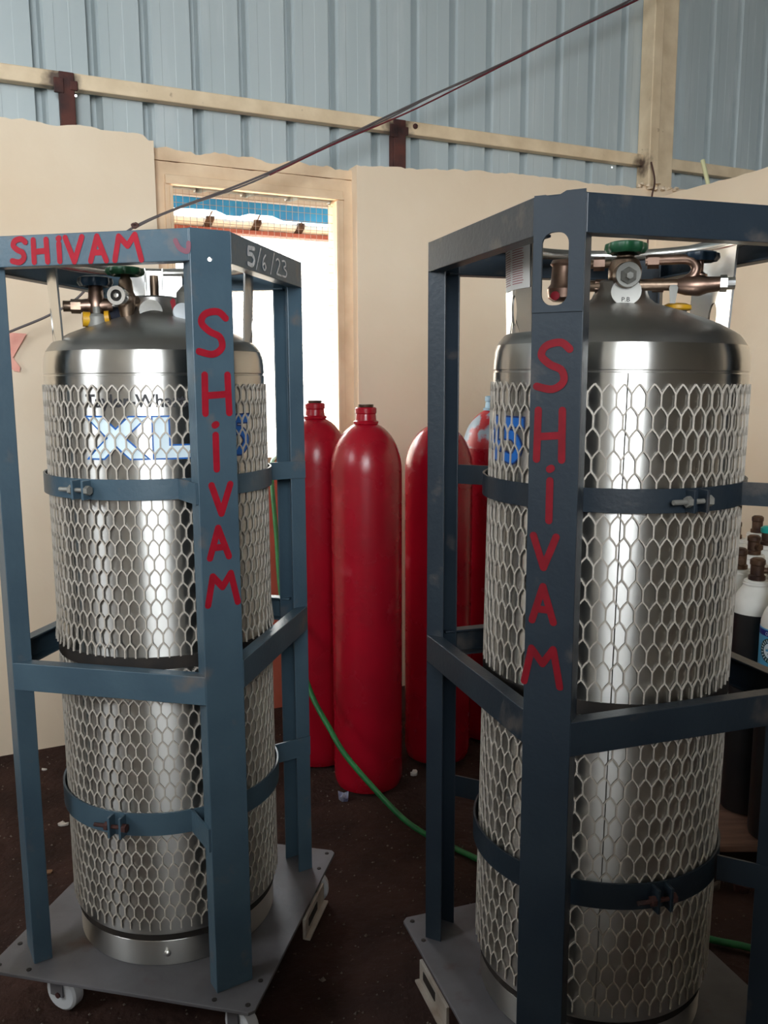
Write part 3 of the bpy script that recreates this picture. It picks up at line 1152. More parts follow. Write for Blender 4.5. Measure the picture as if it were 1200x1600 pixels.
def make_cylinder(label, cx, cy, tilt, handles, ncol, pitch, hw0, flare):
    th = atan2(-cx, cy)
    root = thing('cryogenic_cylinder', label, 'cylinder', (cx, cy, 0.130), th)
    root.rotation_euler = (0, tilt, th)
    base = Vector((0, 0, -0.130))

    def build(mb, *a, **k):
        mb.v = [q + base for q in mb.v]
        return mb.build(*a, **k)
    mb = MB()
    mb.lathe([(0.225, 0.1305), (0.244, 0.1305), (0.246, 0.134), (0.246, 0.194), (0.243, 0.198), (0.230, 0.199)], 96)
    foot = build(mb, 'foot_ring', steel, root, smooth=30)
    for a in (-8, 112, 232):
        mb = MB()
        r = Vector((sin(radians(a)), -cos(radians(a)), 0))
        mb.lathe([(0.009, 0), (0.0085, 0.004), (0.004, 0.008), (0, 0.0085)], 14, r * 0.245 + Vector((0, 0, 0.163)), r)
        mb.v = [q + base for q in mb.v]
        mb.build('foot_bolt', chrome, foot, smooth=40)
    mb = MB()
    mb.lathe([(0.20, 0.198), (0.2495, 0.198), (0.2495, 0.2155), (0.20, 0.2155)], 96)
    build(mb, 'base_gap_shade', rubber, root, smooth=30)  # black ring stands in for the shade inside an open gap
    mb = MB()
    mb.lathe([(0.20, 0.214), (0.250, 0.214), (0.2535, 0.218), (RB, 0.224), (RB, 0.60), (RB, 0.875), (RB, 1.2), (RB, 1.518), (RB - 0.0015, 1.520), (RB - 0.0015, 1.522), (RB, 1.524),
              (RB, 1.532), (0.2554, 1.543), (0.2535, 1.560), (0.2495, 1.573)], 128)
    build(mb, 'shell', steel, root, smooth=25)
    mb = MB()
    mb.lathe([(0.2495, 1.573), (0.243, 1.583), (0.235, 1.593), (0.225, 1.600), (0.195, 1.6165), (0.16, 1.630), (0.12, 1.644),
              (0.09, 1.653), (0.070, 1.660), (0.058, 1.670), (0.053, 1.682), (0.053, 1.700), (0.048, 1.704), (0.0, 1.704)], 128)
    build(mb, 'dome', dome_steel, root, smooth=30)
    mb = MB()
    mb.lathe([(RB, 0.868), (RB + 0.004, 0.868), (RB + 0.004, 0.896), (RB, 0.896)], 96)
    build(mb, 'rubber_strap', rubber, root, smooth=30)
    for (a, b, fl_) in ((0.897, 1.500, flare), (0.232, 0.866, 0.0)):
        mb = expanded_mesh(a, b, ncol, pitch, hw0, fl_)
        stuff(build(mb, 'protective_mesh', mesh_paint, root))
    # lifting ring on upright handle plates
    mb = MB()
    pts = [(0.243 * cos(2 * pi * i / 72), 0.243 * sin(2 * pi * i / 72), 1.788) for i in range(73)]
    mb.tube(pts, 0.0125, 12, False)
    build(mb, 'lifting_ring', chrome, root, smooth=60)
    hs = []
    for a in handles:
        mb = MB()
        arc_plate(mb, radians(a), 0.065, 0.226, 1.592, 1.780, 0.0045, hole=(0.0, 1.640, 0.013, 0.030), lean=0.04)
        hs.append(build(mb, 'handle_plate', chrome, root, smooth=25))
    return root, hs, base


LX, LY = -0.5470, 2.0813
RX, RY = 0.4683, 1.7998
tank1, hs1, BASE = make_cylinder('stainless cylinder in the left blue frame, blue and white letters on its shoulder', LX, LY, radians(0.0), (-77, 77, 178), 68, 0.0325, 0.0016, 0.006)
tank2, hs2, _ = make_cylinder('stainless cylinder with dark weld seam in the right navy frame, white tag', RX, RY, radians(0.75), (-62, 122), 62, 0.0385, 0.0015, 0.0)


def bl(mb, *a, **k):
    mb.v = [q + BASE for q in mb.v]
    return mb.build(*a, **k)


def sub(name, m, parent, fn, smooth=35, bevel=0.0):
    mb = MB()
    fn(mb)
    return bl(mb, name, m, parent, smooth=smooth, bevel=bevel)


# weld seams
for tank, a, z0, z1 in ((tank2, 4.0, 0.23, 1.517), (tank1, -150, 0.23, 1.517)):
    mb = MB()
    for q in (0,):
        vs = []
        aa = radians(a)
        for z in (z0, z1):
            for (da, r) in ((-0.0055, RB - 0.0002), (0.0, RB + 0.0009), (0.0055, RB - 0.0002)):
                vs.append((r * sin(aa + da), -r * cos(aa + da), z))
        mb.add(vs, [(0, 1, 4, 3), (1, 2, 5, 4)])
    bl(mb, 'weld_seam', dome_steel, tank)['label'] = 'dark vertical weld seam'


# printed lettering on the shells
def shell_fn(a0, zb, off):
    def f(x, y, l=0.0):
        a = radians(a0) + x / RB
        r = RB + off + l
        return Vector((r * sin(a), -r * cos(a), zb + y)) + BASE
    return f


def slab(mb, quad, grow, fn):
    """one straight-cut bar: quad = (x0, y0, x1, y1, w), bottom left corner, top left corner, width"""
    x0, y0, x1, y1, w = quad
    k = (x1 - x0) / (y1 - y0) if y1 != y0 else 0
    gx = grow * sqrt(1 + k * k)
    n = 8
    vs, fs = [], []
    for j in range(n + 1):
        y = y0 - grow + (y1 - y0 + 2 * grow) * j / n
        xl = x0 + k * (y - y0)
        for q in range(7):
            vs.append(fn(xl - gx + (w + 2 * gx) * q / 6, y))
    for j in range(n):
        for q in range(6):
            b = j * 7 + q
            fs.append((b, b + 1, b + 8, b + 7))
    mb.add(vs, fs)


LH = 0.088
BIG = {'X': [(0.0, 0.0, 0.095, LH, 0.036), (0.095, 0.0, 0.0, LH, 0.036)],
       'L': [(0.0, 0.0, 0.0, LH, 0.032), (0.0, 0.0, 0.0, 0.026, 0.086)],
       '4': [(0.042, 0.0, 0.042, LH, 0.022), (0.0, 0.020, 0.0, 0.040, 0.078), (0.0, 0.030, 0.040, LH, 0.024)],
       '5': [(0.004, LH - 0.017, 0.004, LH, 0.062), (0.004, 0.050, 0.004, LH, 0.018)]}


def big_label(tank, start):
    # letters start at these angles, measured on the left cylinder
    for ch, a, fill, edge in (('X', -35.5, print_white, print_blue), ('L', -3.0, print_white, print_blue), ('4', 16.0, print_blue, print_navy), ('5', 36.5, print_blue, print_navy)):
        for m, grow, off in ((edge, 0.0035, 0.0004), (fill, 0.0, 0.0009)):
            mb = MB()
            for q, bar in enumerate(BIG[ch]):
                f = shell_fn(start + 38.0 + a, 1.3415, off + 0.00002 * q)
                slab(mb, bar, grow, f)
            if ch == '5':
                f = shell_fn(start + 38.0 + a, 1.3415, off + 0.0001)
                strokes(mb, [smooth2([(0.012, 0.054), (0.036, 0.052), (0.054, 0.030), (0.036, 0.008), (0.008, 0.010)], 8)], 0.017 + 2 * grow, f, square=True)
            mb.build('printed_letter', m, tank)


big_label(tank1, -38.0)
big_label(tank2, -131.0)
flat_text('Taylor-Wharton', 0.0385, print_black, 'printed_name', tank1, shell_fn(-36.0, 1.4515, 0.0006), offset=0.0009)
flat_text('Taylor-Wharton', 0.0385, print_black, 'printed_name', tank2, shell_fn(-129.0, 1.4515, 0.0006), offset=0.0009)

# ---- valves, left cylinder (local: x right, y away, z up)
v = sub('valve_body', brass, tank1, lambda m: (
    m.lathe([(0.012, 1.645), (0.016, 1.66), (0.020, 1.680), (0.022, 1.70), (0.017, 1.712), (0.015, 1.735), (0.010, 1.745), (0.010, 1.758)], 20, (-0.062, -0.045, 0)),
    m.tube([(-0.062, -0.045, 1.697), (-0.076, -0.085, 1.697)], 0.019, 16),
    m.tube([(-0.062, -0.045, 1.690), (-0.018, -0.02, 1.690)], 0.014, 12)))
sub('outlet_ring', chrome, v, lambda m: (
    m.lathe([(0.013, -0.004), (0.013, 0.012), (0.021, 0.012), (0.0225, 0.002), (0.021, -0.010), (0.013, -0.010)], 24, (-0.078, -0.092, 1.697), (-0.33, -0.94, 0)),))
sub('outlet_bore', rubber, v, lambda m: m.lathe([(0.0, 0.0), (0.0125, 0.0), (0.0125, 0.003), (0, 0.003)], 16, (-0.0785, -0.0935, 1.697), (-0.33, -0.94, 0)))
sub('outlet_plug', chrome, v, lambda m: m.lathe([(0.007, 0.0), (0.006, 0.008), (0, 0.009)], 6, (-0.0795, -0.097, 1.697), (-0.33, -0.94, 0)))
handwheel('green_handwheel', Vector((-0.062, -0.045, 1.756)) + BASE, 0.042, green_wheel, tank1)
v = sub('valve_body', copper, tank1, lambda m: (
    m.lathe([(0.016, 1.655), (0.020, 1.668), (0.021, 1.69), (0.0175, 1.700), (0.016, 1.725), (0.009, 1.735), (0.009, 1.742)], 20, (-0.130, -0.02, 0)),
    m.tube([(-0.188, -0.02, 1.678), (-0.150, -0.02, 1.680), (-0.12, -0.02, 1.680), (-0.095, -0.02, 1.683)], [0.013, 0.016, 0.019, 0.014], 16)))
sub('outlet_nut', brass, v, lambda m: (m.lathe([(0.0165, 0.0), (0.0165, 0.022)], 6, (-0.186, -0.02, 1.678), (1, 0, 0)), m.tube([(-0.203, -0.02, 1.678), (-0.18, -0.02, 1.678)], 0.0125, 16)))
sub('steel_pipe', chrome, v, lambda m: m.tube([(-0.10, -0.02, 1.684), (-0.05, -0.012, 1.690), (-0.02, 0.0, 1.690)], 0.009, 12))
handwheel('blue_handwheel', Vector((-0.130, -0.02, 1.734)) + BASE, 0.038, blue_wheel, tank1, 0.024)
v = sub('relief_valve', grey_cast, tank1, lambda m: (
    m.lathe([(0.014, 1.625), (0.022, 1.630), (0.0225, 1.652), (0.018, 1.658), (0.009, 1.660), (0.008, 1.675), (0.0, 1.676)], 20, (-0.128, -0.055, 0)),))
sub('yellow_cap', yellow, v, lambda m: m.lathe([(0.017, 0), (0.017, 0.016), (0.0, 0.018)], 18, (-0.143, -0.055, 1.646), (-1, -0.1, 0.05)))
sub('yellow_cap', yellow, v, lambda m: m.lathe([(0.016, 0), (0.016, 0.010), (0.0, 0.012)], 18, (-0.110, -0.055, 1.650), (1, -0.1, 0.1)))
sub('level_gauge', navy_plastic, tank1, lambda m: m.lathe([(0.030, 0), (0.034, 0.004), (0.034, 0.036), (0.030, 0.040)], 28, (-0.086, 0.035, 1.672), (0.25, -0.95, 0)))
sub('neck_bracket', chrome, tank1, lambda m: (
    m.box((-0.018, 0.012, 1.735), (0.004, 0.05, 0.07)), m.box((0.022, 0.012, 1.735), (0.004, 0.05, 0.07)), m.box((0.002, 0.037, 1.735), (0.044, 0.004, 0.07)),
    m.lathe([(0.034, 1.690), (0.036, 1.694), (0.036, 1.703), (0.02, 1.706)], 24, (0, 0, 0))), bevel=0.001)
sub('inlet_stem', brass, tank1, lambda m: (m.tube([(0.002, 0.01, 1.70), (0.002, 0.01, 1.755)], 0.010, 12),))
sub('identity_tag', chrome, tank1, lambda m: m.lathe([(0.026, 0), (0.026, 0.0015)], 28, (-0.008, -0.058, 1.668), (0, -1, 0.25)))
sub('red_tag', red_paint, tank1, lambda m: m.prism([(-0.006, 0.0), (0.0, -0.026), (0.007, -0.022), (0.006, 0.004), (0, 0.008)], 0, 0.001, lambda x, z, o: Vector((0.042 + x, -0.058 - o, 1.690 + z))))
v = sub('pressure_regulator', grey_cast, tank1, lambda m: (
    m.lathe([(0.012, 1.655), (0.020, 1.664), (0.027, 1.690), (0.026, 1.714), (0.014, 1.728), (0.008, 1.733)], 24, (0.078, -0.02, 0)),
    m.tube([(0.078, -0.02, 1.690), (0.03, -0.01, 1.694)], 0.011, 12)))
sub('gauge_glass', glass_white, v, lambda m: m.lathe([(0.021, 0), (0.023, 0.005), (0.021, 0.009), (0.0, 0.013)], 28, (0.064, -0.062, 1.664), (-0.1, -0.9, 0.35)))
sub('gauge_stem', chrome, v, lambda m: m.tube([(0.066, -0.056, 1.664), (0.075, -0.03, 1.675)], 0.010, 12))

# ---- valves, right cylinder
v = sub('valve_body', brass, tank2, lambda m: (
    m.lathe([(0.020, 1.672), (0.024, 1.690), (0.032, 1.705), (0.033, 1.725), (0.027, 1.742), (0.018, 1.748), (0.015, 1.762)], 24, (0.006, -0.03, 0)),
    m.tube([(0.008, -0.045, 1.710), (0.012, -0.088, 1.708)], [0.027, 0.024], 20),
    m.tube([(-0.02, -0.02, 1.738), (-0.10, -0.005, 1.738)], 0.0085, 12),
    m.tube([(0.018, -0.03, 1.694), (0.115, -0.02, 1.694)], 0.0115, 12),
    m.tube([(0.018, -0.03, 1.694), (-0.12, -0.01, 1.694)], 0.0115, 12)))
sub('outlet_ring', grey_cast, v, lambda m: m.lathe([(0.0165, 0), (0.0235, 0), (0.0245, 0.004), (0.0235, 0.008), (0.0165, 0.008)], 24, (0.0117, -0.086, 1.708), (0.1, -0.99, -0.05)))
sub('outlet_plug', grey_cast, v, lambda m: (m.lathe([(0.017, -0.004), (0.016, 0.012), (0.009, 0.018), (0.007, 0.020), (0.007, 0.030), (0, 0.031)], 6, (0.012, -0.090, 1.706), (0.1, -0.99, -0.1)),))
for x, z in ((-0.045, 1.738), (0.060, 1.740), (-0.04, 1.694), (0.072, 1.694)):
    sub('pipe_nut', copper, v, lambda m: m.lathe([(0.014, -0.011), (0.014, 0.011)], 6, (x, -0.018, z), (1, 0, 0)), smooth=20)
handwheel('green_handwheel', Vector((0.006, -0.03, 1.766)) + BASE, 0.040, green_wheel, tank2, 0.024)
sub('identity_tag', white_paint, tank2, lambda m: m.lathe([(0.029, 0), (0.029, 0.0015)], 32, (0.010, -0.074, 1.677), (0.0, -1, 0.35)))
flat_text('P.B', 0.013, print_black, 'tag_lettering', tank2, lambda x, y: Vector((0.001 + x, -0.0768 + 0.35 * (1.657 + y - 1.677), 1.657 + y)) + BASE)
sub('copper_pipe', copper, tank2, lambda m: m.tube(catmull([(0.045, -0.02, 1.742), (0.09, -0.02, 1.743), (0.128, -0.02, 1.742), (0.142, -0.02, 1.728), (0.138, -0.02, 1.712), (0.122, -0.02, 1.700)], 5), 0.010, 12))
v = sub('valve_body', copper, tank2, lambda m: (
    m.tube([(0.108, -0.02, 1.692), (0.125, -0.02, 1.692), (0.15, -0.02, 1.692), (0.165, -0.02, 1.693), (0.195, -0.02, 1.695)], [0.014, 0.019, 0.021, 0.016, 0.0135], 16),
    m.lathe([(0.016, 1.69), (0.016, 1.715), (0.008, 1.72), (0.008, 1.745)], 16, (0.150, 0.0, 0))))
sub('outlet_nut', chrome, v, lambda m: (m.lathe([(0.0165, 0), (0.0165, 0.013)], 6, (0.188, -0.02, 1.695), (1, 0, 0)), m.tube([(0.195, -0.02, 1.695), (0.216, -0.02, 1.695)], 0.012, 16)), smooth=20)
handwheel('blue_handwheel', Vector((0.150, 0.0, 1.749)) + BASE, 0.036, blue_wheel, tank2, 0.02)
v = sub('relief_valve', grey_cast, tank2, lambda m: m.lathe([(0.014, 1.638), (0.020, 1.644), (0.020, 1.650), (0.0, 1.652)], 20, (0.114, 0.04, 0)))
sub('yellow_cap', yellow, v, lambda m: m.lathe([(0.026, 1.648), (0.030, 1.651), (0.029, 1.658), (0.02, 1.662), (0.0, 1.663)], 24, (0.114, 0.04, 0)))
sub('hanging_tag', grey_cast, v, lambda m: m.prism([(-0.008, 0), (-0.005, -0.03), (0.005, -0.03), (0.009, 0), (0.006, 0.006), (-0.006, 0.006)], 0, 0.0012, lambda x, z, o: Vector((0.100 + x, -0.042 - o, 1.686 + z))))
sub('pressure_regulator', copper, tank2, lambda m: (
    m.lathe([(0.018, 1.665), (0.028, 1.672), (0.031, 1.690), (0.024, 1.700), (0.022, 1.735), (0.026, 1.740), (0.022, 1.748)], 24, (-0.118, -0.01, 0)),))
sub('chrome_lever', chrome, tank2, lambda m: m.tube(catmull([(-0.098, -0.035, 1.745), (-0.095, -0.04, 1.735), (-0.095, -0.042, 1.715), (-0.100, -0.04, 1.700)], 4), 0.005, 10))
sub('red_plug', red_paint, tank2, lambda m: m.lathe([(0.009, 0), (0.009, 0.012), (0.0, 0.014)], 14, (-0.128, -0.055, 1.672), (0, -1, 0)))
# sticker with rows of red print on the left-hand handle plate


def sticker_fn(off):
    def f(x, z, l=0.0):
        a = radians(-62) + x / 0.226
        r = 0.226 + 0.0045 + 0.04 * (z - 1.592) + off + l
        return Vector((r * sin(a), -r * cos(a), z)) + BASE
    return f


mb = MB()
f = sticker_fn(0.0006)
vs, fs = [], []
for i in range(9):
    x = -0.061 + 0.122 * i / 8
    vs += [f(x, 1.680), f(x, 1.770)]
fs = [(2 * i, 2 * i + 2, 2 * i + 3, 2 * i + 1) for i in range(8)]
mb.add(vs, fs)
st = mb.build('sticker', sticker_m, hs2[0])
st.parent = tank2
mb = MB()
f = sticker_fn(0.0010)
z = 1.760
while z > 1.688:
    for x0, x1 in ((-0.056, -0.012), (-0.004, 0.042)):
        strokes(mb, [[(x0, z), (x1 - random.uniform(0, 0.006), z)]], 0.0016, f, square=True)
    z -= 0.0046
stuff(mb.build('sticker_print', sticker_red, st))

# ================================================================== TALL RED GAS CYLINDERS


def red_cylinder(label, x, y, rz, r=0.128, zt=0.0, shoulder=None, neck=None, open_top=True):
    t = thing('gas_cylinder', label, 'gas cylinder', (x, y, 0), rz, 'tall red gas cylinders by the window')
    prof = [(r * 0.80, 0.0), (r * 0.93, 0.008), (r * 0.99, 0.028), (r, 0.05), (r, 0.5), (r, 0.9), (r, 1.185 + zt)]
    for i in range(1, 13):
        a = i / 12 * radians(78)
        prof.append((r * cos(a) if i < 12 else 0.040, 1.185 + zt + 0.178 * sin(a)))
    mb = MB()
    if shoulder is None:
        mb.lathe(prof, 64)
        mb.build('body', red_cyl, t, smooth=40)
    else:
        mb.lathe(prof[:8], 64)
        mb.build('body', red_cyl, t, smooth=40)
        mb = MB()
        mb.lathe([(prof[7][0], prof[7][1])] + prof[8:], 64)
        mb.build('shoulder', shoulder, t, smooth=40)
    top = prof[-1][1]
    mb = MB()
    mb.lathe([(0.036, top - 0.008), (0.044, top - 0.004), (0.045, top + 0.004), (0.037, top + 0.008), (0.035, top + 0.030), (0.038, top + 0.034), (0.038, top + 0.050), (0.034, top + 0.054),
              (0.016, top + 0.054), (0.016, top + 0.045), (0.0, top + 0.045)], 40)
    mb.build('neck_ring', neck or red_cyl, t, smooth=35)
    if open_top:
        mb = MB()
        for q in range(4):
            z = top + 0.0545 + q * 0.0024
            mb.lathe([(0.024, z), (0.028, z + 0.0006), (0.028, z + 0.0018), (0.024, z + 0.0024)], 28)
        mb.build('neck_thread', dark_brass, t, smooth=20)
    return t


red_cylinder('foremost red gas cylinder, standing alone in full view between both trolleys', -0.0632, 3.041, 0.4)
red_cylinder('red gas cylinder before the window, its left side hidden by the left trolley post', -0.262, 3.262, 2.0, r=0.126, zt=0.01)
red_cylinder('red gas cylinder partly hidden behind the far left post of the navy trolley', 0.213, 3.284, 4.0, r=0.131, zt=-0.02)
red_cylinder('red gas cylinder with peeling grey shoulder and pale blue neck, behind the right mesh cylinder', 0.452, 3.50, 1.2, zt=0.03, shoulder=red_peeled, neck=pale_blue, open_top=False)

# ================================================================== SMALL OXYGEN CYLINDERS ON A PALLET
pal = thing('wooden_pallet', 'low brown board pallet under the small black and white cylinders', 'pallet', (1.25, 2.97, 0), 0)
for i in range(5):
    mb = MB()
    mb.box((0, -0.45 + 0.232 * i, 0.088), (0.86, 0.226, 0.020))
    mb.build('deck_board', wood, pal, bevel=0.002)
for i in range(3):
    mb = MB()
    mb.box((-0.38 + 0.38 * i, 0.01, 0.039), (0.06, 1.12, 0.078))
    mb.build('bearer', wood, pal, bevel=0.002)


def oxy_proto():
    t = thing('oxygen_cylinder', '', 'gas cylinder', (0, 0, 0), 0, 'small oxygen cylinders on the pallet')
    r = 0.0725
    mb = MB()
    mb.lathe([(r * 0.8, 0), (r * 0.96, 0.006), (r, 0.02), (r, 0.3), (r, 0.672)], 40)
    mb.build('body', black_paint, t, smooth=40)
    mb = MB()
    mb.lathe([(r, 0.672), (r * 0.985, 0.690), (r * 0.90, 0.712), (r * 0.74, 0.735), (r * 0.58, 0.752), (0.036, 0.762), (0.0, 0.763)], 40)
    mb.build('shoulder', white_paint, t, smooth=50)
    mb = MB()
    mb.lathe([(0.035, 0.757), (0.041, 0.759), (0.042, 0.764), (0.039, 0.767), (0.039, 0.772), (0.036, 0.775), (0.02, 0.776)], 32)
    mb.build('neck_ring', white_paint, t, smooth=30)
    mb = MB()
    mb.lathe([(0.024, 0.770), (0.026, 0.776), (0.026, 0.788), (0.021, 0.792), (0.021, 0.822), (0.0235, 0.826), (0.0235, 0.840), (0.016, 0.846), (0.0, 0.848)], 16)
    vv = mb.build('valve', dark_brass, t, smooth=30)
    mb = MB()
    mb.tube([(0.0, 0, 0.806), (0.036, 0, 0.806)], 0.010, 12)
    mb.lathe([(0.006, 0), (0.013, 0), (0.0135, 0.010), (0.006, 0.010)], 6, (0.030, 0, 0.806), (1, 0, 0))
    mb.build('outlet', dark_brass, vv, smooth=30)
    return t


def copy_tree(o, parent=None):
    c = o.copy()
    COL.objects.link(c)
    if parent is not None:
        c.parent = parent
    for ch in list(o.children):
        copy_tree(ch, c)
    return c


OXY = [
    (1.190, 2.650, 'black oxygen cylinder with white shoulder, front left of the pallet', -0.35),
    (1.208, 2.470, 'oxygen cylinder wrapped in a sky blue label, nearest on the pallet', 0.2),
    (1.203, 2.815, 'oxygen cylinder second from the front beside the mesh sleeve, its collar white', -1.9),
    (1.356, 2.795, 'oxygen cylinder with dark red-brown valve at the right frame edge', 4.3),
    (1.352, 3.053, 'oxygen cylinder with dark valve in the middle of the stack, white collar', -1.4),
    (1.480, 3.228, 'oxygen cylinder with a teal valve cap at the right frame edge', 5.4),
    (1.416, 3.372, 'oxygen cylinder with open round outlet near the partition wall', -1.8),
    (1.560, 3.500, 'oxygen cylinder rearmost on the pallet against the partition wall', 1.2),
]
proto = oxy_proto()
made = []
for i, (x, y, lb, rz) in enumerate(OXY):
    o = proto if i == 0 else copy_tree(proto)
    o.location = (x, y, 0.098)
    o.rotation_euler = (0, 0, rz)
    o['label'] = lb
    made.append(o)
# teal cap
mb = MB()
mb.lathe([(0.025, 0.824), (0.0255, 0.828), (0.0255, 0.842), (0.016, 0.849), (0.0, 0.850)], 16)
mb.build('valve_cap', teal, made[5], smooth=30)['label'] = 'teal cap'
# blue wrap label on the nearest one
bo = made[1]
RO = 0.0725


def oxy_fn(az, off):
    def f(x, z, l=0.0):
        a = az - bo.rotation_euler[2] + x / RO
        return Vector(((RO + off + l) * sin(a), -(RO + off + l) * cos(a), z))
    return f


mb = MB()
mb.lathe([(RO + 0.0003, 0.45), (RO + 0.0006, 0.45), (RO + 0.0006, 0.672), (RO + 0.0003, 0.672)], 48)
lab = mb.build('wrap_label', label_blue, bo, smooth=40)
mb = MB()
mb.lathe([(RO + 0.0007, 0.650), (RO + 0.0009, 0.650), (RO + 0.0009, 0.668), (RO + 0.0007, 0.668)], 48)
mb.build('label_band', label_navy, lab, smooth=40)
flat_text('OXYGEN  OXYGEN', 0.014, print_white, 'label_lettering', lab, lambda x, y: oxy_fn(radians(-75), 0.0012)(x, 0.6535 + y), cut=0.004)


def ring_face(mb, cx, cz, r0, r1, fn, n=40):
    vs, fs = [], []
    for i in range(n):
        a = 2 * pi * i / n
        vs += [fn(cx + r0 * cos(a), cz + r0 * sin(a)), fn(cx + r1 * cos(a), cz + r1 * sin(a))]
    for i in range(n):
        j = (i + 1) % n
        fs.append((2 * i, 2 * i + 1, 2 * j + 1, 2 * j))
    mb.add(vs, fs)


AZ = radians(-58)
for nm, m, r0, r1, off in (('badge_ring', label_green, 0.024, 0.038, 0.0013), ('badge_centre', print_white, 0.0005, 0.0235, 0.0013)):
    mb = MB()
    ring_face(mb, 0, 0.608, r0, r1, oxy_fn(AZ, off))
    mb.build(nm, m, lab)
mb = MB()
f0 = oxy_fn(AZ, 0.0017)
for i in range(22):
    a = 2 * pi * i / 22
    strokes(mb, [[(0.028 * cos(a), 0.608 + 0.028 * sin(a)), (0.0335 * cos(a), 0.608 + 0.0335 * sin(a))]], 0.003, f0, square=True)
stuff(mb.build('badge_lettering', print_white, lab))
mb = MB()
strokes(mb, [[(-0.008 + 0.016 * a, 0.598 + 0.018 * b) for a, b in ln] for ln in GLYPH['2']], 0.003, f0)
mb.build('badge_mark', label_green, lab)

# ================================================================== SMALL THINGS
# green hose from the window sill to the floor
hp = [(-0.47, 3.80, 1.185), (-0.472, 3.72, 1.182), (-0.478, 3.60, 1.131), (-0.432, 3.36, 0.885), (-0.391, 3.15, 0.688), (-0.325, 3.00, 0.546), (-0.261, 2.90, 0.400), (-0.193, 2.82, 0.306),
      (-0.135, 2.76, 0.234), (-0.025, 2.69, 0.133), (0.06, 2.655, 0.058), (0.13, 2.63, 0.018), (0.20, 2.575, 0.011), (0.30, 2.48, 0.011), (0.42, 2.40, 0.011), (0.58, 2.345, 0.011),
      (0.74, 2.20, 0.011), (0.863, 2.101, 0.011), (0.955, 2.064, 0.011), (1.02, 2.03, 0.011), (1.3, 1.92, 0.011), (1.8, 1.75, 0.011)]
mb = MB()
pts = catmull(hp, 8)
mb.tube(pts, 0.0095, 12)
tag(mb.build('hose', hose_m, smooth=60), 'green rubber hose running from the window sill across the floor', 'hose')

# overhead cable along the back wall, three strands
cp = [(-1.75, 2.96, 1.48), (-1.407, 3.181, 1.673), (-1.248, 3.257, 1.754), (-1.148, 3.304, 1.828), (-1.06, 3.35, 1.955), (-0.949, 3.399, 2.098), (-0.464, 3.631, 2.345), (0.118, 3.908, 2.684), (0.59, 4.133, 2.951),
      (1.197, 4.423, 3.316), (1.6, 4.62, 3.56)]
cab = thing('overhead_cable', 'grey and red twisted cable rising across the blue sheeting', 'cable', (0, 0, 0))
core = catmull(cp, 16)
mb = MB()
mb.tube(core, 0.0046, 8)
mb.build('grey_strand', wire_grey, cab, smooth=60)
mb = MB()
cc = core[5 * 16:]
pts = [p + Vector((0.003 * sin(i * 0.5), -0.005, -0.007 + 0.004 * sin(i * 0.37))) for i, p in enumerate(cc)]
mb.tube(pts, 0.0036, 8)
mb.build('grey_strand', wire_grey, cab, smooth=60)
mb = MB()
cc = core[6 * 16:]
pts = [p + Vector((0.004, -0.010, -0.012 + 0.006 * sin(i * 0.22) - 0.012 * max(0, sin(i * 0.11)) ** 4)) for i, p in enumerate(cc)]
mb.tube(pts, 0.0034, 8)
mb.build('red_strand', wire_red, cab, smooth=60)
mb = MB()
c = Vector((-0.949, 3.39, 2.098))
mb.tube(catmull([c + Vector((0, 0, 0.008)), c + Vector((0.012, -0.008, 0)), c + Vector((0, -0.01, -0.01)), c + Vector((-0.012, -0.004, 0.002)), c + Vector((0.004, 0.004, 0.008))], 4), 0.005, 8)
mb.build('cable_knot', wire_rust, cab, smooth=60)

# rusty wire hanging from the column foot
wp = [W(1.545, -0.02, 2.63), W(1.540, -0.05, 2.56), W(1.50, -0.10, 2.50), W(1.44, -0.15, 2.42), W(1.40, -0.18, 2.25), W(1.39, -0.19, 2.0), W(1.385, -0.19, 1.7)]
mb = MB()
mb.tube(catmull(wp, 8), 0.0045, 8)
tag(mb.build('hanging_wire', wire_rust, smooth=60), 'rusty wire hanging from the foot of the cream column', 'wire')

# stub of plastic pipe standing on the wall top
mb = MB()
mb.tube([W(1.655, -0.318, 2.452), W(1.655, -0.266, 2.596)], 0.0105, 12)
tag(mb.build('pipe_stub', pvc, smooth=40), 'pale green plastic pipe stub leaning on top of the right wall', 'pipe')

# pink paper shape stuck on the left wall
pt = thing('paper_pennant', 'pink folded paper pennant stuck on the wall by the left trolley', 'paper', W(-1.59, -0.004, 1.63))
L0 = Vector(pt.location)
mb = MB()
mb.prism([(-1.70, 1.70), (-1.532, 1.690), (-1.585, 1.600), (-1.62, 1.632), (-1.70, 1.64)], 0.0, 0.003, lambda s, z, o: W(s, -0.004 - o - 0.01 * (s + 1.70) / 0.17, z) - L0)
mb.build('upper_flap', pink_paper, pt)
mb = MB()
mb.prism([(-1.63, 1.640), (-1.600, 1.622), (-1.562, 1.562), (-1.566, 1.545), (-1.585, 1.548), (-1.622, 1.590)], 0.0, 0.003, lambda s, z, o: W(s, -0.010 - o, z) - L0)
mb.build('lower_flap', pink_paper, pt)


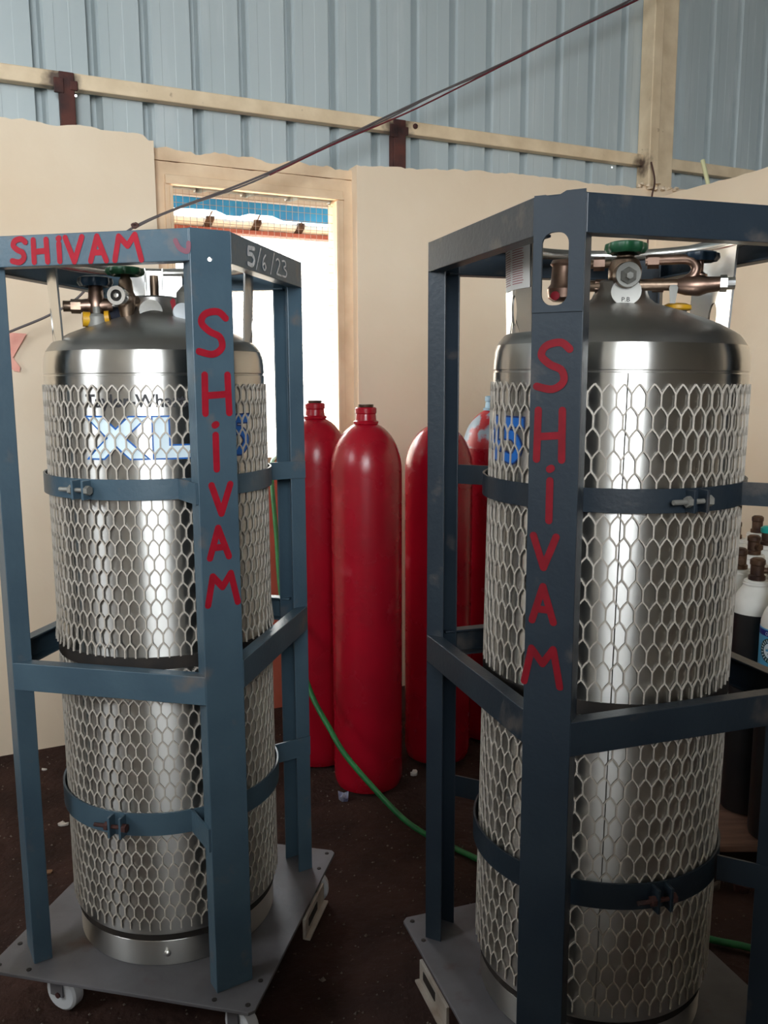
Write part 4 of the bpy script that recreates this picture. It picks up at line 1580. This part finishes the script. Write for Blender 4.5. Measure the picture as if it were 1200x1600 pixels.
# litter on the floor
def scrap(name, lb, cat, x, y, size, m, seed, flat=0.35):
    rng = random.Random(seed)
    mb = MB()
    n = 7
    top = []
    for k in range(n):
        a = 2 * pi * k / n
        r = size * rng.uniform(0.6, 1.1)
        top.append((r * cos(a), r * 0.6 * sin(a), size * flat * rng.uniform(0.3, 1.6) + 0.002))
    vs = [(0, 0, size * flat * 1.2)] + top + [(p[0] * 0.9, p[1] * 0.9, 0.0) for p in top]
    fs = [(0, 1 + k, 1 + (k + 1) % n) for k in range(n)] + [(1 + k, 1 + n + k, 1 + n + (k + 1) % n, 1 + (k + 1) % n) for k in range(n)]
    fs.append(tuple(range(2 * n, n, -1)))
    mb.add(vs, fs)
    o = mb.build(name, m)
    o.location = (x, y, -0.003)
    return tag(o, lb, cat)


scrap('foil_wrapper', 'crumpled foil wrapper at the foot of the foremost red cylinder', 'litter', -0.150, 2.90, 0.026, scrap_foil, 1, 0.9)
scrap('paper_scrap', 'white paper chip on the soil left of the left mesh cylinder', 'litter', -1.11, 2.73, 0.020, scrap_white, 2, 0.3)
scrap('dry_leaf', 'brown dry leaf on the soil near the left trolley deck', 'litter', -1.049, 2.443, 0.020, scrap_leaf, 3, 0.2)
scrap('paper_scrap', 'small grey paper scrap on the soil close to the back wall', 'litter', -1.338, 3.151, 0.013, scrap_white, 4, 0.3)
scrap('stone', 'pale round stone on the soil between the red cylinders', 'stone', 0.112, 3.095, 0.015, scrap_white, 5, 0.8)
scrap('stone', 'rusty broken lump on the soil in front of the pallet', 'stone', 1.06, 2.33, 0.030, rust, 6, 0.6)
scrap('stone', 'greenish lump on the soil in front of the pallet', 'stone', 0.985, 2.345, 0.026, pebble_m, 8, 0.6)
mb = MB()
rng = random.Random(11)
for q in range(2600):
    x, y = rng.uniform(-1.6, 1.4), rng.uniform(1.1, 3.5)
    if (Vector((x, y, 0)) - P0).dot(N) > -0.08:
        continue
    if any((x - a) ** 2 + (y - b) ** 2 < q_ * q_ for a, b, q_ in ((-0.063, 3.041, .14), (-0.262, 3.262, .14), (0.213, 3.284, .14))) or (x > 0.8 and y > 2.39):
        continue
    r = rng.uniform(0.0015, 0.0045) * (2.0 if rng.random() < 0.05 else 1)
    c = Vector((x, y, -0.003))
    mb.add([c + Vector((r, 0, 0)), c + Vector((0, r * 0.8, 0)), c + Vector((-r, 0, 0)), c + Vector((0, -r * 0.8, 0)), c + Vector((0.2 * r, 0, r * 1.2))],
           [(0, 1, 4), (1, 2, 4), (2, 3, 4), (3, 0, 4)])
tag(mb.build('gravel', pebble_m), 'fine grit and gravel scattered over the soil floor', 'gravel', kind='stuff')
